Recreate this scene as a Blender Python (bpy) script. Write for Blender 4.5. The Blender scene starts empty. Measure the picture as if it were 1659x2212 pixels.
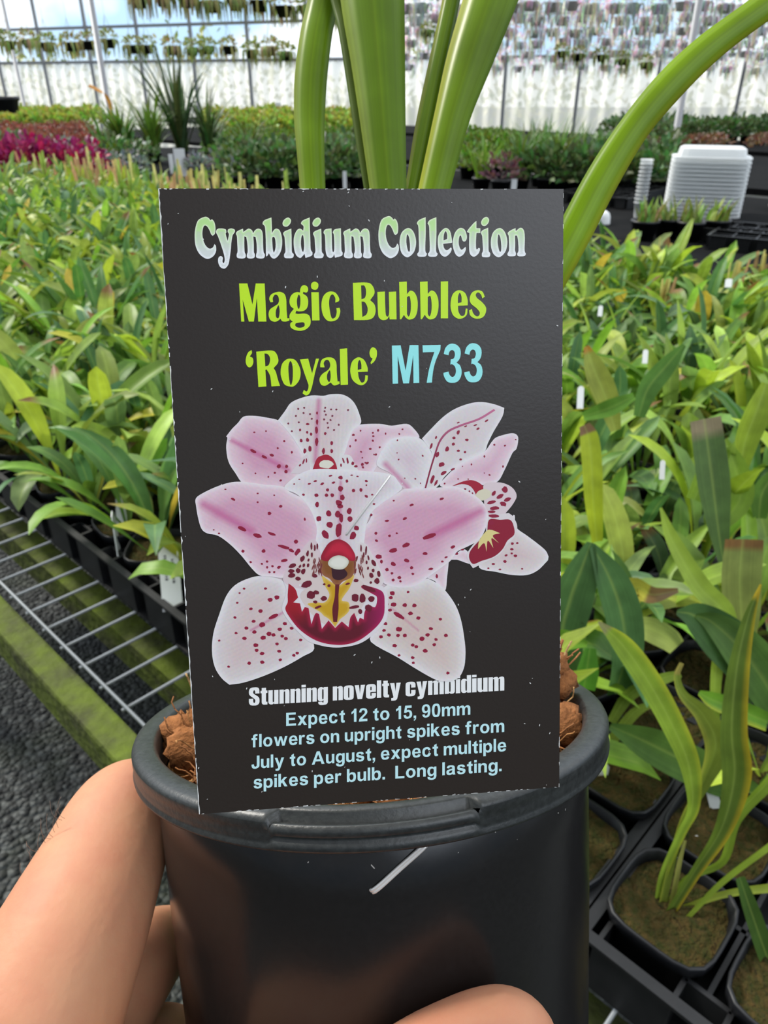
import bpy, bmesh, math, random
from mathutils import Vector, Matrix
from mathutils.geometry import delaunay_2d_cdt
random.seed(7)
S = bpy.context.scene
COL = S.collection
V = Vector
FW, FH, FPX = 1659.0, 2212.0, 1600.0

# ------------------------------------------------------------------ camera, world, sun, exposure
PITCH = math.radians(30)
CAM_Z = 1.4
cd = bpy.data.cameras.new('camera')
cam = bpy.data.objects.new('camera', cd)
COL.objects.link(cam)
cam.location = (0, 0, CAM_Z)
cam.rotation_euler = (math.radians(90) - PITCH, 0, 0)
cd.sensor_fit = 'VERTICAL'
cd.sensor_height = 36.0
cd.lens = FPX / FH * 36.0
cd.clip_start = 0.01
cd.clip_end = 300
cd.dof.use_dof = True
cd.dof.focus_distance = 0.137
cd.dof.aperture_fstop = 45.0
S.camera = cam

S.view_settings.view_transform = 'Standard'
S.view_settings.look = 'None'
S.view_settings.gamma = 1.0
S.view_settings.use_curve_mapping = False
S.view_settings.exposure = 0.48

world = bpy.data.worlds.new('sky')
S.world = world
world.use_nodes = True
wn = world.node_tree.nodes; wl = world.node_tree.links
wn.clear()
w_out = wn.new('ShaderNodeOutputWorld')
w_bg = wn.new('ShaderNodeBackground')
w_tc = wn.new('ShaderNodeTexCoord')
w_sep = wn.new('ShaderNodeSeparateXYZ')
w_ramp = wn.new('ShaderNodeValToRGB')
w_noise = wn.new('ShaderNodeTexNoise'); w_noise.inputs['Scale'].default_value = 5.0; w_noise.inputs['Detail'].default_value = 5
w_mix = wn.new('ShaderNodeMix'); w_mix.data_type = 'RGBA'
w_cr = wn.new('ShaderNodeValToRGB')
wl.new(w_tc.outputs['Generated'], w_sep.inputs[0])
wl.new(w_sep.outputs['Z'], w_ramp.inputs['Fac'])
e = w_ramp.color_ramp.elements
e[0].position = 0.0; e[0].color = (0.80, 0.83, 0.80, 1)
e[1].position = 1.0; e[1].color = (0.82, 0.86, 0.92, 1)
q = e.new(0.03); q.color = (0.42, 0.60, 0.78, 1)
q = e.new(0.12); q.color = (0.40, 0.60, 0.82, 1)
q = e.new(0.3); q.color = (0.72, 0.84, 1.0, 1)
wl.new(w_tc.outputs['Generated'], w_noise.inputs['Vector'])
wl.new(w_noise.outputs['Fac'], w_cr.inputs['Fac'])
w_cr.color_ramp.elements[0].position = 0.46; w_cr.color_ramp.elements[0].color = (0, 0, 0, 1)
w_cr.color_ramp.elements[1].position = 0.62; w_cr.color_ramp.elements[1].color = (1, 1, 1, 1)
wl.new(w_cr.outputs['Color'], w_mix.inputs['Factor'])
wl.new(w_ramp.outputs['Color'], w_mix.inputs['A'])
w_mix.inputs['B'].default_value = (1.0, 1.0, 1.0, 1)
wl.new(w_mix.outputs['Result'], w_bg.inputs['Color'])
# sky strength shaped by hand: raised ahead, dimmed behind the camera, added bright patch
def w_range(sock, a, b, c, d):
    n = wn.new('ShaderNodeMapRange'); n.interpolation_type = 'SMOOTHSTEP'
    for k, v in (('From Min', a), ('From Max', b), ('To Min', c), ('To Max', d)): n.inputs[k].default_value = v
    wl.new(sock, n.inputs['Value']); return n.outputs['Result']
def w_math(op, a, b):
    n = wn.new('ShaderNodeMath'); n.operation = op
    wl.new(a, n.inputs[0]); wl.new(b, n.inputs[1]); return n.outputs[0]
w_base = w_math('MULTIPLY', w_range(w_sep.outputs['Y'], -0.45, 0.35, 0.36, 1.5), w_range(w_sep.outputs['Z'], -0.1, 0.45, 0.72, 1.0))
w_added_patch = w_math('MULTIPLY', w_math('MULTIPLY', w_range(w_sep.outputs['X'], 0.08, 0.36, 0, 1), w_range(w_sep.outputs['Z'], 0.24, 0.60, 0, 1)), w_range(w_sep.outputs['Y'], -0.5, -0.2, 3.3, 0))  # added bright patch in the sky, placed to show as sheen on the card
wl.new(w_math('ADD', w_base, w_added_patch), w_bg.inputs['Strength'])
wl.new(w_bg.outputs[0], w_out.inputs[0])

sd = bpy.data.lights.new('sun', 'SUN')
sd.energy = 3.0; sd.angle = math.radians(9); sd.color = (1.0, 0.95, 0.86)
sun = bpy.data.objects.new('sun', sd); COL.objects.link(sun)
sun.rotation_euler = V((-0.60, 0.42, 0.75)).to_track_quat('Z', 'Y').to_euler()

# ------------------------------------------------------------------ frames and helpers
CW = Matrix.Translation((0, 0, CAM_Z)) @ Matrix.Rotation(math.radians(90) - PITCH, 4, 'X')

def pc(px, py, d):                       # a point seen at (px, py), d metres deep, in the camera's own frame
    return V(((px - FW / 2) / FPX * d, -(py - FH / 2) / FPX * d, -d))

def pw(px, py, d):
    return CW @ pc(px, py, d)

def ground(px, py, z):                   # where the sight line meets the level z
    o = CW.translation
    r = (CW @ pc(px, py, 1.0)) - o
    return o + r * ((z - o.z) / r.z)

def cr_pts(pts, n, closed=False):        # Catmull-Rom through points (Vectors of any size)
    m = len(pts); out = []
    segs = m if closed else m - 1
    for i in range(segs):
        if closed:
            a, b, c, d = pts[(i - 1) % m], pts[i], pts[(i + 1) % m], pts[(i + 2) % m]
        else:
            b, c = pts[i], pts[i + 1]
            a = pts[i - 1] if i else b * 2 - c
            d = pts[i + 2] if i + 2 < m else c * 2 - b
        for k in range(n):
            t = k / n
            out.append(0.5 * (b * 2 + (c - a) * t + (a * 2 - b * 5 + c * 4 - d) * t * t + (b * 3 - a - c * 3 + d) * t ** 3))
    if not closed: out.append(pts[-1].copy())
    return out

def resample(pts, n):
    acc = [0.0]
    for i in range(1, len(pts)): acc.append(acc[-1] + (pts[i] - pts[i - 1]).length)
    L = acc[-1]; out = []; j = 0
    for k in range(n + 1):
        t = L * k / n
        while j < len(pts) - 2 and acc[j + 1] < t: j += 1
        s = (t - acc[j]) / max(acc[j + 1] - acc[j], 1e-9)
        out.append(pts[j].lerp(pts[j + 1], min(max(s, 0), 1)))
    return out

class MB:
    """collects geometry, colours per vertex and the leaf coordinates; build() links it as ONE mesh object"""
    def __init__(self):
        self.v = []; self.f = []; self.c = []; self.m = []; self.a = []; self.mi = 0
        self.col = (1, 1, 1); self.flat = False
    def vert(self, p, col=None, ac=0.0, al=0.0):
        self.v.append(tuple(p)); self.c.append(col or self.col); self.a.append((ac, al)); return len(self.v) - 1
    def face(self, ids):
        self.f.append(tuple(ids)); self.m.append(self.mi)
    def box(self, lo, hi, M=None):
        x0, y0, z0 = lo; x1, y1, z1 = hi
        P = [(x0, y0, z0), (x1, y0, z0), (x1, y1, z0), (x0, y1, z0), (x0, y0, z1), (x1, y0, z1), (x1, y1, z1), (x0, y1, z1)]
        i = [self.vert((M @ V(p)) if M else p) for p in P]
        for f in ((0, 3, 2, 1), (4, 5, 6, 7), (0, 1, 5, 4), (1, 2, 6, 5), (2, 3, 7, 6), (3, 0, 4, 7)):
            self.face([i[k] for k in f])
    def rings(self, rings, cap0=True, cap1=True, closed=True):
        n = len(rings[0]); R = [[self.vert(p) for p in r] for r in rings]
        for a, b in zip(R, R[1:]):
            for k in range(n if closed else n - 1):
                self.face((a[k], a[(k + 1) % n], b[(k + 1) % n], b[k]))
        if cap0: self.face(list(reversed(R[0])))
        if cap1: self.face(R[-1])
    def lathe(self, prof, n=48, M=None, a0=0.0, a1=2 * math.pi):
        full = abs(a1 - a0 - 2 * math.pi) < 1e-6
        cnt = n if full else n + 1
        R = []
        for r, z in prof:
            ring = []
            for k in range(cnt):
                t = a0 + (a1 - a0) * k / n
                p = V((r * math.cos(t), r * math.sin(t), z))
                ring.append(M @ p if M else p)
            R.append(ring)
        self.rings(R, False, False, full)
    def tube(self, pts, rad, n=8, caps=True):
        rs = rad if isinstance(rad, (list, tuple)) else [rad] * len(pts)
        prev = None; R = []
        for i, p in enumerate(pts):
            t = (pts[min(i + 1, len(pts) - 1)] - pts[max(i - 1, 0)])
            t = t.normalized() if t.length > 1e-9 else V((0, 0, 1))
            if prev is None:
                h = V((0, 0, 1)) if abs(t.z) < 0.9 else V((1, 0, 0))
                u = t.cross(h).normalized()
            else:
                u = (prev - t * prev.dot(t)).normalized()
            prev = u; w = t.cross(u)
            R.append([p + (u * math.cos(2 * math.pi * k / n) + w * math.sin(2 * math.pi * k / n)) * rs[i] for k in range(n)])
        self.rings(R, caps, caps)
    def blob(self, c, r, seg=10, rng=6, jit=0.0, M=None):
        rx, ry, rz = r if isinstance(r, (tuple, list)) else (r, r, r)
        R = []
        for i in range(1, rng):
            ph = math.pi * i / rng; ring = []
            for k in range(seg):
                t = 2 * math.pi * k / seg; s = 1 + random.uniform(-jit, jit)
                p = V((rx * math.sin(ph) * math.cos(t) * s, ry * math.sin(ph) * math.sin(t) * s, -rz * math.cos(ph) * s))
                ring.append(V(c) + (M @ p if M else p))
            R.append(ring)
        self.rings(R)
    def leaf(self, pts, hw, side_hint, fold=0.25, cross=5, col=(0.2, 0.3, 0.05), edge=None, tip=None, al0=0.0):
        """a strap leaf along pts; hw = half widths per point; edges raised by fold"""
        n = len(pts); R = []
        us = (-1, -0.5, 0, 0.5, 1) if cross == 5 else ((-1, 0, 1) if cross == 3 else (-1, 1))
        for i, p in enumerate(pts):
            t = (pts[min(i + 1, n - 1)] - pts[max(i - 1, 0)])
            t = t.normalized() if t.length > 1e-9 else V((0, 0, 1))
            s = side_hint - t * side_hint.dot(t)
            s = s.normalized() if s.length > 1e-6 else t.orthogonal().normalized()
            nn = s.cross(t).normalized()
            al = i / (n - 1); row = []
            for u in us:
                c = col
                if edge and u == edge[0]: c = edge[1]
                if tip and al > tip[0]: c = tip[1]
                row.append(self.vert(p + s * (u * hw[i]) - nn * (fold * hw[i] * (abs(u) - 0.35)), c, u, al))
            R.append(row)
        for a, b in zip(R, R[1:]):
            for k in range(len(us) - 1): self.face((a[k], a[k + 1], b[k + 1], b[k]))
    def build(self, name, mats, parent=None, M=None, smooth=True):
        me = bpy.data.meshes.new(name)
        me.from_pydata(self.v, [], self.f)
        for m in (mats if isinstance(mats, (list, tuple)) else [mats]): me.materials.append(m)
        if any(self.m): me.polygons.foreach_set('material_index', self.m)
        if smooth: me.polygons.foreach_set('use_smooth', [True] * len(self.f))
        at = me.color_attributes.new('col', 'FLOAT_COLOR', 'POINT')
        at.data.foreach_set('color', [x for c in self.c for x in (*c[:3], 1.0)])
        if any(a != (0.0, 0.0) for a in self.a):
            b = me.attributes.new('across', 'FLOAT', 'POINT'); b.data.foreach_set('value', [a[0] for a in self.a])
            b = me.attributes.new('along', 'FLOAT', 'POINT'); b.data.foreach_set('value', [a[1] for a in self.a])
        me.update()
        o = bpy.data.objects.new(name, me); COL.objects.link(o)
        if parent: o.parent = parent
        if M is not None: o.matrix_basis = M
        return o

def tag(o, label=None, cat=None, group=None, kind=None):
    if label: o['label'] = label
    if cat: o['category'] = cat
    if group: o['group'] = group
    if kind: o['kind'] = kind
    return o

def thing(name, label, cat, M=None, group=None):
    o = bpy.data.objects.new(name, None); COL.objects.link(o)
    o.empty_display_size = 0.02
    if M is not None: o.matrix_basis = M
    return tag(o, label, cat, group)

def copy_tree(o, M, label=None, group=None):
    c = o.copy(); COL.objects.link(c); c.matrix_basis = M
    if label: c['label'] = label
    if group: c['group'] = group
    for ch in o.children:
        d = ch.copy(); COL.objects.link(d); d.parent = c
        for g in ch.children:
            h = g.copy(); COL.objects.link(h); h.parent = d
    return c

def TR(x, y, z, rz=0.0, s=1.0):
    return Matrix.Translation((x, y, z)) @ Matrix.Rotation(rz, 4, 'Z') @ Matrix.Scale(s, 4)

# ------------------------------------------------------------------ materials
def mat(name, col=(0.5, 0.5, 0.5), rough=0.5, spec=0.5, metal=0.0, attr=False, noise=None, bump=None, trans=0.0, coat=0.0, sss=0.0):
    m = bpy.data.materials.new(name); m.use_nodes = True
    nt = m.node_tree; N = nt.nodes; L = nt.links
    b = N['Principled BSDF']; out = N['Material Output']
    b.inputs['Roughness'].default_value = rough
    b.inputs['Specular IOR Level'].default_value = spec
    b.inputs['Metallic'].default_value = metal
    b.inputs['Coat Weight'].default_value = coat
    src = None
    if attr:
        a = N.new('ShaderNodeAttribute'); a.attribute_name = 'col'; src = a.outputs['Color']
    tc = N.new('ShaderNodeTexCoord')
    if noise:                                   # (scale, amount, second colour)
        n = N.new('ShaderNodeTexNoise'); n.inputs['Scale'].default_value = noise[0]; n.inputs['Detail'].default_value = 6
        n.inputs['Roughness'].default_value = 0.65
        L.new(tc.outputs['Object'], n.inputs['Vector'])
        r = N.new('ShaderNodeMapRange'); r.inputs['From Min'].default_value = 0.38; r.inputs['From Max'].default_value = 0.66
        L.new(n.outputs['Fac'], r.inputs['Value'])
        r.inputs['To Max'].default_value = noise[1]
        mx = N.new('ShaderNodeMix'); mx.data_type = 'RGBA'
        L.new(r.outputs['Result'], mx.inputs['Factor'])
        if src: L.new(src, mx.inputs['A'])
        else: mx.inputs['A'].default_value = (*col, 1)
        mx.inputs['B'].default_value = (*noise[2], 1)
        src = mx.outputs['Result']
    if src: L.new(src, b.inputs['Base Color'])
    else: b.inputs['Base Color'].default_value = (*col, 1)
    if bump:                                    # (scale, strength, distance)
        n = N.new('ShaderNodeTexNoise'); n.inputs['Scale'].default_value = bump[0]; n.inputs['Detail'].default_value = 4
        L.new(tc.outputs['Object'], n.inputs['Vector'])
        bp = N.new('ShaderNodeBump'); bp.inputs['Strength'].default_value = bump[1]; bp.inputs['Distance'].default_value = bump[2]
        L.new(n.outputs['Fac'], bp.inputs['Height']); L.new(bp.outputs['Normal'], b.inputs['Normal'])
    if sss:
        b.inputs['Subsurface Weight'].default_value = sss
        b.inputs['Subsurface Radius'].default_value = (1.0, 0.35, 0.2)
        b.inputs['Subsurface Scale'].default_value = 0.004
    if trans:
        t = N.new('ShaderNodeBsdfTranslucent')
        if src: L.new(src, t.inputs['Color'])
        else: t.inputs['Color'].default_value = (*col, 1)
        ms = N.new('ShaderNodeMixShader'); ms.inputs['Fac'].default_value = trans
        L.new(b.outputs[0], ms.inputs[1]); L.new(t.outputs[0], ms.inputs[2]); L.new(ms.outputs[0], out.inputs['Surface'])
    return m

def leaf_mat(name, rough=0.42, trans=0.4, vein=60.0, rib=(0.55, 0.70, 0.15), rib_amt=0.35, spec=0.5):
    """leaf colour per vertex, fine parallel veins and a paler midrib, light passing through"""
    m = bpy.data.materials.new(name); m.use_nodes = True
    nt = m.node_tree; N = nt.nodes; L = nt.links
    b = N['Principled BSDF']; out = N['Material Output']
    b.inputs['Roughness'].default_value = rough; b.inputs['Specular IOR Level'].default_value = spec
    a = N.new('ShaderNodeAttribute'); a.attribute_name = 'col'
    ac = N.new('ShaderNodeAttribute'); ac.attribute_name = 'across'
    si = N.new('ShaderNodeTexNoise'); si.noise_dimensions = '1D'; si.inputs['Scale'].default_value = vein / 8; si.inputs['Detail'].default_value = 4
    L.new(ac.outputs['Fac'], si.inputs['W'])
    mr = N.new('ShaderNodeMapRange'); mr.inputs['From Min'].default_value = 0.3; mr.inputs['From Max'].default_value = 0.7; mr.inputs['To Min'].default_value = 0.84; mr.inputs['To Max'].default_value = 1.10
    L.new(si.outputs['Fac'], mr.inputs['Value'])
    tc = N.new('ShaderNodeTexCoord')
    no = N.new('ShaderNodeTexNoise'); no.inputs['Scale'].default_value = 40; no.inputs['Detail'].default_value = 3
    L.new(tc.outputs['Object'], no.inputs['Vector'])
    nr = N.new('ShaderNodeMapRange'); nr.inputs['From Min'].default_value = 0.3; nr.inputs['From Max'].default_value = 0.7
    nr.inputs['To Min'].default_value = 0.78; nr.inputs['To Max'].default_value = 1.18
    L.new(no.outputs['Fac'], nr.inputs['Value'])
    m2 = N.new('ShaderNodeMath'); m2.operation = 'MULTIPLY'; L.new(mr.outputs[0], m2.inputs[0]); L.new(nr.outputs[0], m2.inputs[1])
    sc = N.new('ShaderNodeVectorMath'); sc.operation = 'SCALE'
    L.new(a.outputs['Color'], sc.inputs[0]); L.new(m2.outputs[0], sc.inputs['Scale'])
    ab = N.new('ShaderNodeMath'); ab.operation = 'ABSOLUTE'; L.new(ac.outputs['Fac'], ab.inputs[0])
    rr = N.new('ShaderNodeMapRange'); rr.inputs['From Min'].default_value = 0.0; rr.inputs['From Max'].default_value = 0.14
    rr.inputs['To Min'].default_value = rib_amt; rr.inputs['To Max'].default_value = 0.0
    L.new(ab.outputs[0], rr.inputs['Value'])
    mx = N.new('ShaderNodeMix'); mx.data_type = 'RGBA'
    L.new(rr.outputs['Result'], mx.inputs['Factor']); L.new(sc.outputs[0], mx.inputs['A']); mx.inputs['B'].default_value = (*rib, 1)
    L.new(mx.outputs['Result'], b.inputs['Base Color'])
    t = N.new('ShaderNodeBsdfTranslucent'); L.new(mx.outputs['Result'], t.inputs['Color'])
    ms = N.new('ShaderNodeMixShader'); ms.inputs['Fac'].default_value = trans
    L.new(b.outputs[0], ms.inputs[1]); L.new(t.outputs[0], ms.inputs[2]); L.new(ms.outputs[0], out.inputs['Surface'])
    return m

M_LEAF = leaf_mat('orchid_leaf', 0.46, 0.35, rib_amt=0.2, spec=0.32)
M_BIGLEAF = leaf_mat('glossy_strap_leaf', 0.36, 0.45, vein=46.0, rib=(0.36, 0.50, 0.02), rib_amt=0.15, spec=0.3)
M_SILVER = leaf_mat('silvery_leaf', 0.6, 0.68, vein=8.0, rib_amt=0.0)
M_FARLEAF = leaf_mat('garden_leaf', 0.5, 0.3, vein=8.0, rib_amt=0.1)
M_POT = mat('black_pot_plastic', (0.008, 0.0075, 0.0075), 0.24, 0.42, noise=(900, 0.06, (0.05, 0.05, 0.05)), bump=(260, 0.06, 0.0006))
M_RIM = mat('scuffed_rim_plastic', (0.014, 0.016, 0.016), 0.40, 0.5, noise=(700, 0.4, (0.045, 0.050, 0.048)), bump=(1200, 0.25, 0.0003))
M_DUST = mat('dry_dust', (0.45, 0.43, 0.40), 0.9)
M_SMALLPOT = mat('small_pot_plastic', (0.006, 0.0065, 0.008), 0.42, 0.35, noise=(60, 0.4, (0.014, 0.015, 0.018)))
M_TRAY = mat('tray_plastic', (0.006, 0.0065, 0.0075), 0.45, 0.35, noise=(40, 0.5, (0.015, 0.015, 0.016)))
M_COCO = mat('coconut_fibre', attr=True, rough=0.9, spec=0.2, noise=(500, 0.6, (0.10, 0.035, 0.012)), bump=(700, 0.8, 0.001))
M_MOSS = mat('mossy_mix', (0.030, 0.036, 0.006), 0.95, 0.2, noise=(110, 0.9, (0.085, 0.050, 0.014)), bump=(260, 1.0, 0.012))
M_CARD = mat('printed_black_card', (0.026, 0.019, 0.015), 0.30, 0.42, bump=(1500, 0.10, 0.0002))
M_WHITE = mat('white_card_core', (0.8, 0.8, 0.77), 0.8)
M_PRINT = mat('printed_ink', attr=True, rough=0.36, spec=0.35, bump=(1500, 0.06, 0.0002))
M_STEEL = mat('staple_wire', (0.80, 0.78, 0.75), 0.32, 0.6, metal=0.45)
M_GALV = mat('galvanised_wire', (0.34, 0.36, 0.37), 0.45, 0.5, metal=0.6)
M_MOSSWOOD = mat('mossy_timber', (0.055, 0.060, 0.024), 0.85, 0.2, noise=(11, 1.0, (0.105, 0.145, 0.014)), bump=(60, 0.6, 0.01))
M_LABEL = mat('white_label_plastic', (0.78, 0.80, 0.80), 0.5)
M_INK = mat('grey_ink', (0.10, 0.10, 0.11), 0.7)
M_POST = mat('painted_post', (0.30, 0.31, 0.33), 0.5, metal=0.3)
M_TRANSLUCENT = mat('cloudy_tray_plastic', (0.88, 0.90, 0.90), 0.35, 0.5, trans=0.38)

# ------------------------------------------------------------------ the setting: floor, benches' line, wall
O = V((-0.25482, 0.74971, 0.0))                   # a point on the front edge of the trays
EU = V((0.71887, -0.69514, 0.0)).normalized()     # along the bench
EV = V((0.69514, 0.71887, 0.0)).normalized()      # into the bench
TRAY_Z = 0.80; MESH_Z = 0.74
BM = Matrix(((EU.x, EV.x, 0, O.x), (EU.y, EV.y, 0, O.y), (0, 0, 1, 0), (0, 0, 0, 1)))   # bench frame
def bench(u, v, z): return BM @ V((u, v, z))

def floor_mat():
    m = bpy.data.materials.new('dark_gravel'); m.use_nodes = True
    N = m.node_tree.nodes; L = m.node_tree.links; b = N['Principled BSDF']
    tc = N.new('ShaderNodeTexCoord')
    vo = N.new('ShaderNodeTexVoronoi'); vo.inputs['Scale'].default_value = 75
    L.new(tc.outputs['Object'], vo.inputs['Vector'])
    hs = N.new('ShaderNodeSeparateColor'); L.new(vo.outputs['Color'], hs.inputs[0])
    r = N.new('ShaderNodeValToRGB'); L.new(hs.outputs[0], r.inputs['Fac'])
    r.color_ramp.elements[0].color = (0.006, 0.007, 0.007, 1); r.color_ramp.elements[1].color = (0.085, 0.092, 0.088, 1)
    q = r.color_ramp.elements.new(0.6); q.color = (0.020, 0.023, 0.021, 1)
    n = N.new('ShaderNodeTexNoise'); n.inputs['Scale'].default_value = 4; n.inputs['Detail'].default_value = 5
    L.new(tc.outputs['Object'], n.inputs['Vector'])
    mr = N.new('ShaderNodeMapRange'); mr.inputs['From Min'].default_value = 0.48; mr.inputs['From Max'].default_value = 0.7; mr.inputs['To Max'].default_value = 0.5
    L.new(n.outputs['Fac'], mr.inputs['Value'])
    mx = N.new('ShaderNodeMix'); mx.data_type = 'RGBA'
    L.new(mr.outputs['Result'], mx.inputs['Factor']); L.new(r.outputs['Color'], mx.inputs['A']); mx.inputs['B'].default_value = (0.035, 0.05, 0.012, 1)
    L.new(mx.outputs['Result'], b.inputs['Base Color'])
    b.inputs['Roughness'].default_value = 0.75
    bp = N.new('ShaderNodeBump'); bp.inputs['Strength'].default_value = 1.0; bp.inputs['Distance'].default_value = 0.02; bp.invert = True
    L.new(vo.outputs['Distance'], bp.inputs['Height']); L.new(bp.outputs['Normal'], b.inputs['Normal'])
    return m
mb = MB()
mb.face([mb.vert(p) for p in ((-60, -60, 0), (60, -60, 0), (60, 60, 0), (-60, 60, 0))])
tag(mb.build('floor', floor_mat()), 'dark gravel floor of the greenhouse aisle', 'floor', kind='structure')

# ------------------------------------------------------------------ the pot held up to the camera
pn = V((-0.0588, 1.0, 0.0637)).normalized()        # pot axis in the camera's frame
px_ = (V((1, 0, 0)) - pn * pn.x).normalized()
py_ = pn.cross(px_)
PC = V((-0.0037, -0.0560, -0.2094))                # middle of the rim
PF = Matrix(((px_.x, py_.x, pn.x, PC.x), (px_.y, py_.y, pn.y, PC.y), (px_.z, py_.z, pn.z, PC.z), (0, 0, 0, 1)))
POTW = CW @ PF
PFI = PF.inverted()
def pot_pt(px, py, d): return PFI @ pc(px, py, d)

orchid = thing('potted_orchid', 'strap-leaved orchid in a round black plastic pot held up by the hand', 'potted plant', POTW)

mb = MB()
mb.lathe([(0.0560, -0.030), (0.0572, -0.010), (0.0576, -0.004), (0.0578, -0.0075), (0.0588, -0.0090), (0.0586, -0.020), (0.0578, -0.045),
          (0.0562, -0.080), (0.0548, -0.115), (0.0540, -0.118), (0.0, -0.118)], 96)
mb.build('plastic_pot', M_POT, orchid)
mb = MB()
RIM = [(0.0572, -0.010), (0.0578, -0.0012), (0.0584, 0.0002), (0.0592, 0.0006), (0.0628, 0.0003), (0.0640, -0.0003), (0.0644, -0.0012),
       (0.0644, -0.0013), (0.06435, -0.0027), (0.0643, -0.0028), (0.0642, -0.0046), (0.0642, -0.0056), (0.0641, -0.0060), (0.0641, -0.0067), (0.0644, -0.0074), (0.0643, -0.0080), (0.0636, -0.0083), (0.0590, -0.0080)]
FRONT = -math.pi / 2 + 0.02
# at the front the ring opens into a label slot behind a ridged plate
PLATE = {4: (.0610, .0004), 5: (.0614, -.0001), 6: (.0614, -.0055), 7: (.0630, -.0055), 8: (.0630, -.0016), 9: (.0645, -.0014), 10: (.0646, -.0036), 11: (.0641, -.0040), 12: (.0641, -.0047), 13: (.0646, -.0050), 14: (.0648, -.0064)}
RIM = [(r, z * 0.88 if z < -0.004 else z) for r, z in RIM]
R = []
for i, (r, z) in enumerate(RIM):
    ring = []
    for k in range(360):
        t = 2 * math.pi * k / 360
        d = abs((t - FRONT + math.pi) % (2 * math.pi) - math.pi)
        rr0, zz0 = PLATE[i] if (d < 0.33 and i in PLATE) else (r, z)
        ring.append(V((rr0 * math.cos(t), rr0 * math.sin(t), zz0)))
    R.append(ring)
mb.rings(R, False, False)
rim = mb.build('pot_rim', M_RIM, orchid)
# dry dust and lime marks on the pot wall
mb = MB()
rd = random.Random(5)
def wall_r(z): return 0.0588 + (z + 0.009) * 0.0400
for k in range(170):
    t = FRONT + rd.uniform(-1.2, 1.2); z = rd.uniform(-0.085, -0.010); L_ = rd.uniform(0.0002, 0.0007) * (2.2 if rd.random() < 0.1 else 1)
    r = wall_r(z) + 0.00008; w = rd.uniform(0.00005, 0.00013); an = rd.uniform(0, 3.1)
    P = []
    for s, q in ((-1, -1), (1, -1), (1, 1), (-1, 1)):
        du = s * L_ * 0.5; dv = q * w
        a = t + (du * math.cos(an) - dv * math.sin(an)) / r; zz = z + du * math.sin(an) + dv * math.cos(an)
        P.append(mb.vert((r * math.cos(a), r * math.sin(a), zz)))
    mb.face(P)
for (a0, z0) in ((-0.36, -0.047), (-0.25, -0.055), (-0.42, -0.052), (-0.06, -0.049), (-0.12, -0.061)):   # branching lime lines
    t = FRONT + a0; z = z0
    for k in range(16):
        t2 = t + rd.uniform(-0.006, 0.016); z2 = z + rd.uniform(-0.0016, 0.0007)
        r = wall_r(z) + 0.0001
        i = [mb.vert((r * math.cos(t), r * math.sin(t), z)), mb.vert((r * math.cos(t2), r * math.sin(t2), z2)),
             mb.vert((r * math.cos(t2), r * math.sin(t2), z2 + 0.00016)), mb.vert((r * math.cos(t), r * math.sin(t), z + 0.00016))]
        mb.face(i); t, z = t2, z2
tag(mb.build('dust_marks', M_DUST, orchid, smooth=False), 'pale dust and lime marks on the pot wall')

# coconut fibre potting mix
mb = MB(); rd = random.Random(11)
cc = [(0.20, 0.075, 0.022), (0.26, 0.105, 0.03), (0.33, 0.15, 0.045), (0.14, 0.05, 0.018)]
nr, na = 14, 64
grid = []
for i in range(nr + 1):
    row = []
    for k in range(na):
        r = 0.0565 * i / nr; t = 2 * math.pi * k / na
        row.append(mb.vert((r * math.cos(t), r * math.sin(t), -0.011 + rd.uniform(-0.003, 0.003)), cc[rd.randrange(4)]))
    grid.append(row)
for i in range(nr):
    for k in range(na):
        mb.face((grid[i][k], grid[i + 1][k], grid[i + 1][(k + 1) % na], grid[i][(k + 1) % na]))
for k in range(60):
    t = rd.uniform(0, 6.28); r = rd.uniform(0.036, 0.052); mb.col = cc[rd.randrange(3)]
    M = Matrix.Rotation(rd.uniform(0, 3), 3, 'Z') @ Matrix.Rotation(rd.uniform(-0.8, 0.8), 3, 'X')
    mb.blob((r * math.cos(t), r * math.sin(t), -0.009 + rd.uniform(-0.002, 0.004)), (rd.uniform(0.003, 0.007), rd.uniform(0.003, 0.006), rd.uniform(0.002, 0.004)), 9, 6, 0.22, M)
mb.col = (0.30, 0.12, 0.04)
for c, s in (((-0.0500, -0.004, -0.003), 0.0085), ((-0.046, -0.016, -0.002), 0.0075), ((0.0525, 0.004, 0.004), 0.0065), ((0.0515, 0.001, 0.010), 0.0050), ((0.0500, -0.010, -0.004), 0.008)):
    mb.blob(c, (s, s * 0.8, s * 0.8), 14, 10, 0.22)
mix = mb.build('potting_mix', M_COCO, orchid)
mb = MB()
for k in range(300):
    side = rd.random()
    t = rd.uniform(0, 6.28) if side < 0.3 else (math.pi + rd.uniform(-0.5, 0.7) if side < 0.6 else rd.uniform(-0.7, 0.5))
    r = rd.uniform(0.038, 0.054)
    p = V((r * math.cos(t), r * math.sin(t), -0.010 + rd.uniform(0, 0.008)))
    d = V((rd.uniform(-1, 1), rd.uniform(-1, 1), rd.uniform(-0.1, 0.9))).normalized()
    pts = [p]
    L_ = rd.uniform(0.006, 0.018)
    for s in range(7):
        d = (d + V((rd.uniform(-0.5, 0.5), rd.uniform(-0.5, 0.5), rd.uniform(-0.5, 0.35)))).normalized()
        q = pts[-1] + d * (L_ / 7)
        rr = math.hypot(q.x, q.y)
        if rr > 0.0560: q.x *= 0.0560 / rr; q.y *= 0.0560 / rr
        pts.append(q)
    mb.col = rd.choice([(0.42, 0.20, 0.07), (0.50, 0.30, 0.12), (0.22, 0.09, 0.03), (0.34, 0.14, 0.05)])
    mb.tube(pts, 0.00022, 4)
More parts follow.
